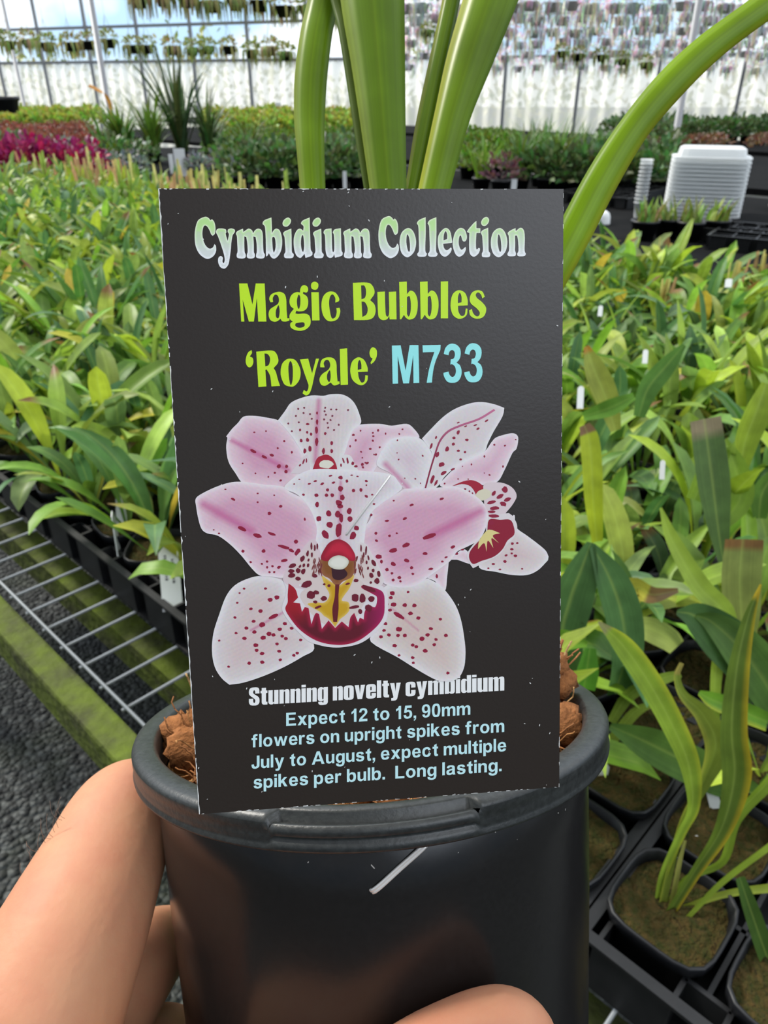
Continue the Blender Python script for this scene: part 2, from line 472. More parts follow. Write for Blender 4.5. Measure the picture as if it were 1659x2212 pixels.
# the tuft sticking up at the right and the loose strands at the left
for k in range(26):
    p = V((0.050 + rd.uniform(-0.003, 0.003), 0.004 + rd.uniform(-0.003, 0.003), 0.004))
    d = V((rd.uniform(-0.1, 0.5), rd.uniform(-0.2, 0.2), 1)).normalized(); pts = [p]
    for s in range(6):
        d = (d + V((rd.uniform(-0.3, 0.3), rd.uniform(-0.3, 0.3), rd.uniform(-0.3, 0.2)))).normalized(); pts.append(pts[-1] + d * 0.0022)
    mb.col = rd.choice([(0.30, 0.12, 0.05), (0.40, 0.18, 0.07)])
    mb.tube(pts, 0.00025, 4)
for a, b, c in (((-0.049, 0.0, 0.0), (-0.0505, 0.002, 0.008), (-0.0520, 0.002, 0.013)), ((-0.046, 0.002, 0.0), (-0.0455, 0.004, 0.007), (-0.0475, 0.006, 0.0135)),
                ((0.0500, 0.0, 0.004), (0.0485, -0.002, 0.014), (0.0500, -0.003, 0.024)), ((0.053, 0.0, 0.008), (0.056, 0.0, 0.014), (0.0575, 0.0, 0.0165))):
    mb.col = (0.55, 0.36, 0.16)
    mb.tube(cr_pts([V(a), V(b), V(c)], 5), 0.0003, 5)
tag(mb.build('loose_fibres', M_COCO, mix), 'curly straw-brown fibres')

# the big strap leaves rising behind the card
def strap(px_left, px_right, d0, d1, root, col, edge=None, fold=0.35, name='leaf', label=None, flip=1, wide=1.0):
    """left and right edge samples at the same heights (pixels), depth running from d0 to d1"""
    n = len(px_left); P = []; Wd = []
    for i in range(n):
        d = d0 + (d1 - d0) * i / (n - 1)
        a = pot_pt(*px_left[i], d); b = pot_pt(*px_right[i], d)
        P.append((a + b) * 0.5); Wd.append((a - b).length * 0.5 * wide)
    side = (pot_pt(*px_right[0], d0) - pot_pt(*px_left[0], d0)).normalized()
    w0 = Wd[0]; wv = cr_pts([V((w, 0, 0)) for w in Wd], 6); P = cr_pts(P, 6)
    t0 = (P[0] - P[1]).normalized() * ((root - P[0]).length * 0.5); q0 = P[0].copy()
    pre = []
    for k in range(12):                                  # the hidden foot of the leaf bends smoothly into the mix
        t = k / 12; pre.append(root * (1 - t) ** 2 + (q0 + t0) * (2 * t * (1 - t)) + q0 * t * t)
    P = pre + P; wv = [V((w0 * (0.75 + 0.25 * k / 12), 0, 0)) for k in range(12)] + wv
    m = MB(); m.leaf(P, [w.x for w in wv], side * flip, fold, 5, col, edge)
    o = m.build(name, M_BIGLEAF, orchid)
    sm = o.modifiers.new('thick', 'SOLIDIFY'); sm.thickness = 0.0004; sm.offset = 0
    if label: o['label'] = label
    return o
GL = (0.13, 0.24, 0.010); GD = (0.15, 0.27, 0.005); GY = (0.40, 0.52, 0.04)
strap([(648, 404), (640, 313), (635, 250), (636, 163), (648, 70), (664, 0), (690, -110), (725, -200)], [(702, 404), (700, 313), (701, 250), (706, 163), (717, 70), (731, 0), (750, -110), (765, -200)],
      0.212, 0.222, V((-0.020, 0.004, -0.010)), (0.20, 0.34, 0.004), (-1, (0.34, 0.42, 0.05)), 0.30, label='narrow upright leaf bowing outwards')
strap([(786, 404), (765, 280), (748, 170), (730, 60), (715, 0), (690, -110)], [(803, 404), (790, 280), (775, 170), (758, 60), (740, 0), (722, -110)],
      0.205, 0.216, V((-0.008, 0.000, -0.010)), (0.12, 0.19, 0.012), (1, (0.48, 0.50, 0.06)), 0.3, label='narrow darker fold of the widest leaf')
strap([(799, 404), (777, 250), (758, 125), (737, 0), (725, -110), (716, -220)], [(878, 404), (876, 250), (875, 125), (874, 0), (872, -110), (868, -220)],
      0.200, 0.212, V((0.000, 0.000, -0.010)), GD, (-1, (0.36, 0.46, 0.05)), 0.30, label='widest upright leaf')
strap([(876, 404), (905, 250), (930, 125), (956, 0), (976, -110)], [(908, 404), (935, 280), (962, 150), (993, 0), (1016, -110)],
      0.203, 0.214, V((0.008, 0.002, -0.010)), (0.17, 0.29, 0.005), (-1, (0.50, 0.52, 0.06)), 0.45, label='folded narrow leaf leaning slightly')
strap([(905, 404), (938, 250), (965, 125), (1000, 0), (1030, -110), (1062, -220)], [(972, 404), (1015, 250), (1064, 125), (1114, 0), (1155, -110), (1190, -220)],
      0.199, 0.208, V((0.012, -0.002, -0.010)), (0.19, 0.32, 0.005), (-1, (0.52, 0.55, 0.07)), 0.40, label='broad leaf leaning outwards with pale edge')
strap([(1010, 880), (1130, 640), (1215, 470), (1280, 345), (1350, 240), (1430, 145), (1505, 75), (1580, 20), (1680, -50), (1800, -110)],
      [(1075, 900), (1180, 700), (1262, 545), (1330, 415), (1400, 300), (1470, 215), (1545, 140), (1625, 75), (1720, 10), (1830, -60)],
      0.205, 0.200, V((0.020, 0.0, -0.010)), (0.27, 0.44, 0.006), (1, (0.46, 0.50, 0.04)), 0.35, label='long leaf arching outwards', wide=0.84)

# ------------------------------------------------------------------ the printed card
D0 = 0.1240
CORN = [(341, 407), (1217, 408), (1208, 1700), (430, 1759)]
rr_ = [pc(x, y, 1.0) for x, y in CORN]
A_ = Matrix(((-rr_[1].x, rr_[2].x, -rr_[3].x), (-rr_[1].y, rr_[2].y, -rr_[3].y), (-rr_[1].z, rr_[2].z, -rr_[3].z)))
dd_ = A_.inverted() @ (-rr_[0])
CP = [rr_[0] * D0, rr_[1] * (D0 * dd_.x), rr_[2] * (D0 * dd_.y), rr_[3] * (D0 * dd_.z)]
ex_ = (CP[1] - CP[0]).normalized(); ey_ = (CP[0] - CP[3]); ey_ = (ey_ - ex_ * ey_.dot(ex_)).normalized(); ez_ = ex_.cross(ey_)
CO = CP[3]
CF = Matrix(((ex_.x, ey_.x, ez_.x, CO.x), (ex_.y, ey_.y, ez_.y, CO.y), (ex_.z, ey_.z, ez_.z, CO.z), (0, 0, 0, 1)))
CFI = CF.inverted()
cw_ = (CP[1] - CP[0]).length; ch_ = (CP[0] - CP[3]).length
def on_card(px, py):                               # picture of the print: a point of the photograph on the card's own plane
    o = CFI.translation; p = CFI @ pc(px, py, 1.0); r = p - o
    q = o + r * (-o.z / r.z)
    return (q.x, q.y)
card = thing('plant_tag_card', 'black printed card with pink orchid flowers standing in the pot rim', 'plant tag', CW @ CF)
mb = MB()
TH = 0.00045
mb.mi = 0
P0 = [mb.vert((x, y, 0)) for x, y in ((0, 0), (cw_, 0), (cw_, ch_), (0, ch_))]; mb.face(P0)
mb.mi = 1
P1 = [mb.vert((x, y, -TH)) for x, y in ((0, 0), (cw_, 0), (cw_, ch_), (0, ch_))]; mb.face(list(reversed(P1)))
for k in range(4): mb.face((P0[k], P1[k], P1[(k + 1) % 4], P0[(k + 1) % 4]))
mb.build('card_stock', [M_CARD, M_WHITE], card, smooth=False)
mb = MB(); rd = random.Random(3)
def edge_strip(p, q, w, keep):
    n = 150; p = V((*p, 0)); q = V((*q, 0)); d = (q - p) / n; nn = V((-d.y, d.x, 0)).normalized()
    ws = [w * max(0.15, rd.gauss(1, 0.5)) for _ in range(n + 1)]
    for k in range(n):
        if rd.random() > keep(k / n): continue
        a = p + d * k; b = p + d * (k + 1)
        mb.face([mb.vert((x.x, x.y, 0.00002)) for x in (a, b, b + nn * ws[k + 1], a + nn * ws[k])])
edge_strip((0, ch_), (0, 0), 0.00014, lambda t: 0.92)
edge_strip((cw_, ch_), (0, ch_), 0.00012, lambda t: 0.08 if t < 0.35 else (0.5 if 0.4 < t < 0.7 else 0.2))
edge_strip((cw_, 0), (cw_, ch_), 0.00007, lambda t: 0.3)
edge_strip((0, 0), (cw_, 0), 0.00008, lambda t: 0.3)
for k in range(80):
    x, y = rd.uniform(0, cw_), rd.uniform(0, ch_); s = rd.uniform(0.00005, 0.00014); a = rd.uniform(0, 3)
    mb.face([mb.vert((x + s * (c * math.cos(a) - d * 0.6 * math.sin(a)), y + s * (c * math.sin(a) + d * 0.6 * math.cos(a)), 0.00013)) for c, d in ((-1.4, -1), (1.4, -1), (1.4, 1), (-1.4, 1))])
tag(mb.build('worn_edge', M_WHITE, card, smooth=False), 'white worn edges and specks of the card')

# ------------------------------------------------------------------ what is printed on the card
def inside(x, y, loops):
    c = False
    for lp in loops:
        n = len(lp); j = n - 1
        for i in range(n):
            xi, yi = lp[i]; xj, yj = lp[j]
            if (yi > y) != (yj > y) and x < (xj - xi) * (y - yi) / (yj - yi) + xi: c = not c
            j = i
    return c

def edge_dist(x, y, loops):
    best = 1e9
    for lp in loops:
        n = len(lp)
        for i in range(n):
            ax, ay = lp[i - 1]; bx, by = lp[i]
            dx, dy = bx - ax, by - ay; l2 = dx * dx + dy * dy
            t = 0 if l2 < 1e-12 else max(0, min(1, ((x - ax) * dx + (y - ay) * dy) / l2))
            d = (x - ax - t * dx) ** 2 + (y - ay - t * dy) ** 2
            if d < best: best = d
    return math.sqrt(best)

def loop(txt, n=4):
    """'x,y x,y! ...' -> closed outline; smooth through plain points, corners at points marked !"""
    pts = []; cor = []
    for w in txt.split():
        cor.append(w.endswith('!')); a = w.rstrip('!').split(','); pts.append(V((float(a[0]), float(a[1]))))
    m = len(pts); out = []
    for i in range(m):
        b, c = pts[i], pts[(i + 1) % m]
        if cor[i] and cor[(i + 1) % m]:
            out.append(b.copy()); continue
        a = pts[i - 1] if not cor[i] else b * 2 - c
        d = pts[(i + 2) % m] if not cor[(i + 1) % m] else c * 2 - b
        for k in range(n):
            t = k / n
            out.append(0.5 * (b * 2 + (c - a) * t + (a * 2 - b * 5 + c * 4 - d) * t * t + (b * 3 - a - c * 3 + d) * t ** 3))
    return [(p.x, p.y) for p in out]

def fr(loops, F): return [[(F[0] + x / F[2], F[1] + y / F[2]) for x, y in lp] for lp in loops]

def fill(mb, loops, z, colf, step=None):
    """fill outlines given in photograph points onto the card at height z; colf(x, y, edge distance) -> colour"""
    pts = []; edges = []
    for lp in loops:
        b = len(pts); pts += [V(p) for p in lp]
        edges += [(b + i, b + (i + 1) % len(lp)) for i in range(len(lp))]
    if step:
        xs = [p.x for p in pts]; ys = [p.y for p in pts]; r = random.Random(1)
        y = min(ys) + step / 2; odd = 0
        while y < max(ys):
            x = min(xs) + step * (0.5 if odd else 0.9)
            while x < max(xs):
                if inside(x, y, loops) and edge_dist(x, y, loops) > step * 0.35: pts.append(V((x, y)))
                x += step
            y += step * 0.87; odd ^= 1
    vs, es, fs, *_ = delaunay_2d_cdt(pts, edges, [], 0, 1e-5)
    used = {}
    for f in fs:
        cx = sum(vs[i].x for i in f) / 3; cy = sum(vs[i].y for i in f) / 3
        if not inside(cx, cy, loops): continue
        ids = []
        for i in f:
            if i not in used:
                x, y = vs[i]; q = on_card(x, y)
                used[i] = mb.vert((q[0], q[1], z), colf(x, y, edge_dist(x, y, loops) if step else 0))
            ids.append(used[i])
        a, b, c = (V(mb.v[i]) for i in ids)
        mb.face(ids if (b - a).cross(c - a).z > 0 else ids[::-1])

def lerp3(a, b, t):
    t = max(0.0, min(1.0, t)); return tuple(a[i] + (b[i] - a[i]) * t for i in range(3))

def glyph(mb, loops, F, colf, z, dx=0.0, dy=0.0, sx=1.0, x0=None, step=None):
    L_ = fr([loop(t) for t in loops], F)
    if x0 is None: x0 = min(p[0] for p in L_[0])
    L_ = [[(x0 + (x - x0) * sx + dx, y + dy) for x, y in lp] for lp in L_]
    fill(mb, L_, z, colf, step)

T1 = (410, 450, 7.213); T2 = (610, 450, 7.213); T3 = (800, 450, 4.74)
gC = ['235,135 130,190 85,330 78,470 95,600 150,710 230,775 295,788 370,745 410,670 408,590 385,560! 360,610 310,630 255,590 215,510 198,420 200,350 215,290 240,270 275,290 310,350 335,410 360,430! 395,390 400,290 380,210 345,170! 325,190! 290,150']
gy = ['410,375 430,325 490,315 560,330 570,380 560,400 590,510! 610,410 592,370 600,330 650,315 700,335 700,375 670,420 650,520 640,640 622,780 600,880 545,940 480,920 445,850 445,780 480,745 515,770 510,830 530,855 545,800 530,710 490,580 440,440']
gm = ['720,400 740,360 830,318! 835,370! 870,345 920,318 970,345 985,390! 1020,340 1070,318 1120,345 1138,420 1142,560 1150,680 1170,720 1160,770 1110,785 1040,770 1035,720 1045,670 1040,540 1025,450! 990,440! 998,560 1000,680 1015,720 1005,770 950,785 895,770 890,720 903,670 895,540 880,450! 850,440! 850,560 855,680 872,720 865,770 810,785 740,770 732,720 745,670 740,540 735,440']
gb = ['1135,245 1160,190 1272,145! 1278,260 1280,390! 1310,340 1350,318 1400,345 1430,430 1440,530 1425,650 1380,740 1320,785 1270,765 1232,700! 1210,740 1188,740 1185,600 1182,450 1170,290', '1285,460 1320,455 1335,520 1335,620 1310,690 1295,640 1288,560']
gi = ['1455,400 1480,360 1582,318! 1586,440 1588,580 1592,680 1620,720 1605,770 1540,780 1478,770 1470,720 1490,670 1482,540 1475,450', ]
gidot = ['1530,145 1575,180 1568,235 1520,285 1465,280 1445,235 1470,180']
gd = ['290,240 320,190 425,145! 428,300 435,480 442,640 468,690 455,740 360,775! 345,710! 320,740 280,775 225,745 190,670 175,540 185,430 225,345 275,318 325,350! 328,280', '325,430 300,440 288,540 300,640 325,680 338,580']
gu = ['640,380 670,330 765,315! 770,440 775,600 785,680 805,660 808,540 800,410 785,380 815,330 910,312! 915,470 920,650 938,690 925,740 820,772! 805,715! 785,760 740,775 695,745 672,660 668,540 660,420']
go = ['385,203 440,240 468,340 450,440 400,495 360,498 315,450 298,350 320,250', '375,270 368,350 385,435 402,440 405,380 395,300']
gl = ['475,155 500,120 565,92! 566,250 562,430 578,465 565,492 530,498 488,492 480,465 497,430 494,280 490,185']
ge = ['765,203 815,235 835,330 835,355! 745,365! 755,410 785,430 825,400! 832,420 815,460 765,497 715,465 690,370 700,270', '770,235 752,270 748,330! 785,315! 785,270']
gc = ['920,202 965,220 988,290 975,335 945,335 925,280 908,300 905,370 930,425 975,395! 975,430 950,475 905,497 865,460 842,370 855,280 880,230']
gt = ['990,235 1050,160 1085,130! 1085,205! 1125,205! 1125,255! 1085,255! 1080,350 1085,420 1110,405! 1122,420 1105,465 1060,497 1020,470 1010,400 1012,255!']
gn = ['1405,255 1430,230 1485,203! 1487,235! 1535,200 1570,225 1580,300 1578,430 1590,465 1578,488 1540,493 1508,488 1502,465 1515,430 1510,330 1500,280! 1480,280! 1482,380 1480,430 1490,465 1480,488 1440,493 1410,488 1402,465 1418,430 1418,350 1415,285!']
def title_col(x, y, e):
    t = (y - 478) / 70.0
    c = lerp3((0.54, 0.84, 0.32), (0.90, 0.93, 0.93), t * t * 1.1)
    edge = lerp3((0.92, 0.98, 0.72), (0.95, 0.95, 0.96), t)
    k = max(0.0, 1 - e / 3.2)
    if e > 4.5 and y > 500: c = lerp3(c, (0.62, 0.66, 0.60), 0.5)
    return lerp3(c, edge, k)
ZT = 0.00009
mb = MB()
def TG(g, F, dx=0, dy=0, sx=1.0): glyph(mb, g, F, title_col, ZT, dx, dy, sx, step=2.6)
TG(gC, T1); TG(gy, T1); TG(gm, T1); TG(gb, T1); TG(gi, T1); TG(gidot, T1)
TG(gd, T2); TG(gi, T1, 64.6); TG(gidot, T1, 64.6); TG(gu, T2); TG(gm, T1, 231.6, -0.5, 0.985)
TG(gC, T1, 396.6, -1.5, 0.95); TG(go, T3); TG(gl, T3); TG(gl, T3, 23.2); TG(ge, T3); TG(gc, T3); TG(gt, T3)
TG(gi, T1, 427.0, -2, 0.88); TG(gidot, T1, 428.5, -1.5, 0.95); TG(go, T3, 197.0); TG(gn, T3)
tag(mb.build('title_lettering', M_PRINT, card), 'pale green and white rounded serif title letters')

LIME = (0.60, 0.90, 0.02)
def lime(x, y, e): return LIME
M1 = (500, 600, 6.381); B1 = (750, 600, 5.352); R1 = (520, 730, 5.352); N1 = (830, 730, 7.213)
mb = MB()
def LG(g, F, dx=0, dy=0, sx=1.0): glyph(mb, g, F, lime, ZT, dx, dy, sx)
LG(['105,80! 220,80! 290,370! 335,80! 458,80! 482,605! 370,605! 350,280! 310,605! 240,605! 155,300! 178,605! 135,605!'], M1)
LG(['540,340! 575,335! 570,280 600,235 640,250 655,310 640,360 590,395 530,440 512,510 535,580 590,608 640,595 675,565! 700,600 750,605 800,590! 800,560! 770,560! 760,440 755,300 730,225 670,195 600,205 545,235 520,290', '650,380 665,460 650,555 615,540 612,460 630,410'], M1)
LG(['905,198 945,205! 948,160 970,115 1010,103 1050,130 1055,180 1030,205 990,195! 985,220! 1040,260 1058,330 1045,410 1000,455 930,465 895,455! 880,490! 920,500 1010,495 1070,520 1092,590 1080,660 1020,715 940,732 860,715 815,680 812,630 845,605! 805,570 803,510 835,460 860,430! 815,390 800,330 815,260 855,215', '925,235 948,270 948,370 930,430 910,400 902,310', '900,625 990,615 1010,650 990,680 930,690 885,670 880,640'], M1)
LG(['1100,200! 1203,200! 1215,588! 1112,590!'], M1); LG(['1148,55 1190,75 1198,115 1180,158 1145,168 1108,152 1096,110 1108,72'], M1)
LG(['1360,190 1430,205 1478,270 1482,320 1430,345! 1430,280 1395,230 1360,260 1345,350 1360,480 1385,560 1430,545 1450,480 1445,420! 1490,415! 1500,470 1470,560 1400,600 1320,590 1260,510 1240,390 1255,280 1300,215'], M1)
LG(['65,60! 200,55 270,70 310,130 312,190 265,260! 315,310 328,390 300,460 230,488 78,490!', '160,90! 200,95 218,160 205,230 165,250!', '165,275! 205,285 235,350 225,420 175,455!'], B1)
LG(['348,165! 435,160! 438,300 445,420 465,450 485,400 480,165! 565,160! 570,482! 490,482! 485,440! 460,480 410,490 370,465 355,400'], B1)
gbb = ['600,50! 688,45! 690,190! 730,150 780,175 812,260 810,380 780,460 720,485 680,465 655,430! 625,478 608,480!', '690,225! 720,215 735,300 730,400 710,450 690,420!']
LG(gbb, B1); LG(gbb, B1, 44.9, -0.3)
LG(['1080,45! 1165,42! 1165,470! 1080,470!'], B1)
LG(['1300,145 1360,175 1390,250 1392,320! 1280,325! 1285,390 1315,440 1355,430 1370,355! 1390,360! 1380,430 1330,470 1270,470 1215,420 1193,320 1210,210 1250,160', '1300,175 1280,220 1278,295! 1320,285! 1320,220'], B1)
LG(['1590,220! 1560,240! 1545,195 1510,170 1485,195 1500,235 1560,285 1605,350 1590,430 1540,470 1470,470 1420,435 1408,380! 1440,360! 1455,410 1490,445 1520,440 1530,400 1490,350 1430,300 1415,240 1440,175 1500,145 1560,160'], B1)
LG(['125,140! 130,175 105,215! 140,235 145,290 120,335 85,335 60,290 62,230 85,170'], R1)
LG(['180,160! 340,145 400,165 432,230 430,290 380,350! 405,390 430,480 455,555! 355,560! 340,440 300,365! 285,370! 297,560! 205,568!', '275,180! 315,190 340,240 325,310 285,330!'], R1)
LG(['575,240 640,265 690,370 680,480 620,555 560,560 500,530 462,420 475,310 520,255', '570,270 552,330 555,430 570,530 585,540 600,480 602,360 590,290'], R1)
LG(['685,250! 780,240! 825,410! 870,240! 905,240! 860,400 825,560 795,640 755,665 715,640! 730,600! 760,620 780,590 785,545! 730,390'], R1)
LG(['920,340! 970,340! 960,290 985,255 1020,265 1035,320 1010,370 940,420 910,480 930,540 980,552 1040,515! 1080,550 1145,530! 1140,500! 1120,505! 1110,400 1105,290 1070,235 1000,225 940,250 920,300', '1030,375 1040,450 1025,510 1000,480 1000,420'], R1)
LG(['1145,128! 1230,120! 1240,540! 1155,545!'], R1)
LG(['1375,225 1430,260 1465,340 1468,390! 1355,395! 1365,460 1395,515 1430,500 1440,430! 1470,435! 1460,500 1410,545 1350,535 1290,480 1265,380 1285,280 1330,235', '1375,255 1355,290 1352,370! 1395,360! 1393,300'], R1)
LG(['1530,108 1570,140 1572,210 1545,270 1505,305! 1500,285! 1525,240! 1500,220 1488,175 1500,130'], R1)
tag(mb.build('name_lettering', M_PRINT, card), 'lime green condensed serif letters in two lines')
mb = MB()
CY = (0.34, 0.90, 0.88)
def cy(x, y, e): return CY
g3 = ['925,250! 950,160 1000,105 1060,90 1130,110 1180,170 1190,250 1170,330 1125,385! 1180,430 1205,520 1190,610 1140,680 1060,700 980,680 930,600 920,545! 1000,525! 1020,580 1060,608 1100,580 1115,510 1095,440 1050,410 1028,418! 1035,335! 1080,320 1100,260 1085,205 1050,190 1015,215 1000,270!']
for g, dx, dy in ((['118,120! 255,115! 332,510! 395,112! 532,112! 545,700! 455,705! 450,270! 385,708! 295,710! 208,280! 215,712! 130,715!'], 0, 0),
                  (['595,115! 878,108! 872,190! 800,360 760,520 742,695! 660,698! 690,520 730,370 780,220! 600,225!'], 0, 0), (g3, 0, 0), (g3, 45.1, -1.0)):
    glyph(mb, g, N1, cy, ZT, dx, dy)
tag(mb.build('code_lettering', M_PRINT, card), 'light turquoise bold code letters and numbers')

# heavy condensed white line: letters in units (baseline 0, x-height 80)
IMP = {
 'S': (54, ['54,66! 32,66! 32,78 27,86 22,78 24,66 44,50 52,40 54,26 52,10 42,0 26,-2 10,1 2,10 0,22 0,38! 22,38! 22,20 27,13 32,20 30,34 10,52 2,62 0,76 3,92 12,100 28,102 44,100 52,90']),
 't': (35, ['6,96! 28,96! 28,80! 35,80! 35,66! 28,66! 28,16! 35,15! 35,0! 18,0 9,4 6,12! 6,66! 0,66! 0,80! 6,80!']),
 'u': (51, ['0,80! 22,80! 22,16 25,12 29,16 29,80! 51,80! 51,0! 29,0! 29,6! 21,-1 8,0 1,8 0,16!']),
 'n': (51, ['0,0! 22,0! 22,64 25,68 29,64 29,0! 51,0! 51,64 48,77 40,81 30,79 22,73! 22,80! 0,80!']),
 'm': (80, ['0,0! 22,0! 22,64 25,68 29,64 29,0! 51,0! 51,64 54,68 58,64 58,0! 80,0! 80,64 77,77 69,81 58,79 50,72! 46,79 40,81 30,79 22,73! 22,80! 0,80!']),
 'i': (22, ['0,0! 22,0! 22,80! 0,80!', ]), 'idot': (0, ['0,86! 22,86! 22,100! 0,100!']),
 'g': (51, ['51,80! 30,80! 29,75! 20,81 8,79 1,70 0,60 0,18 3,6 12,0 22,1 29,6! 29,-4 26,-9 22,-3! 2,-3! 4,-14 14,-21 34,-21 46,-17 51,-6!', '22,16 25,12 29,16 29,64 25,68 22,64']),
 'o': (50, ['0,14 4,4 14,-1 36,-1 46,4 50,14 50,66 46,76 36,81 14,81 4,76 0,66', '22,16 25,12 28,16 28,64 25,68 22,64']),
 'v': (53, ['0,80! 22,80! 27,30! 31,80! 53,80! 38,0! 15,0!']),
 'e': (50, ['50,36! 22,36! 22,18 25,13 28,18 28,30! 50,30! 50,14 46,4 36,-1 14,-1 4,4 0,14 0,66 4,76 14,81 36,81 46,76 50,66', '22,46! 28,46! 28,64 25,67 22,64']),
 'l': (22, ['0,0! 22,0! 22,100! 0,100!']),
 'y': (54, ['0,80! 22,80! 28,32! 32,80! 54,80! 38,-2 34,-14 26,-20 6,-20! 6,-6! 14,-5 17,0!']),
 'c': (50, ['50,48! 28,48! 28,62 25,67 22,62 22,18 25,13 28,18 28,34! 50,34! 50,16 46,5 36,-1 14,-1 4,4 0,14 0,66 4,76 14,81 36,81 46,76 50,66']),
 'b': (51, ['0,100! 22,100! 22,74! 30,80 42,80 49,74 51,64 51,16 49,6 42,0 30,0 22,6! 20,0! 0,0!', '22,16 25,12 29,16 29,64 25,68 22,64']),
 'd': (51, ['51,100! 29,100! 29,74! 21,80 9,80 2,74 0,64 0,16 2,6 9,0 21,0 29,6! 31,0! 51,0!', '29,16 26,12 22,16 22,64 26,68 29,64']),
}
SF = (520, 1430, 2.812)

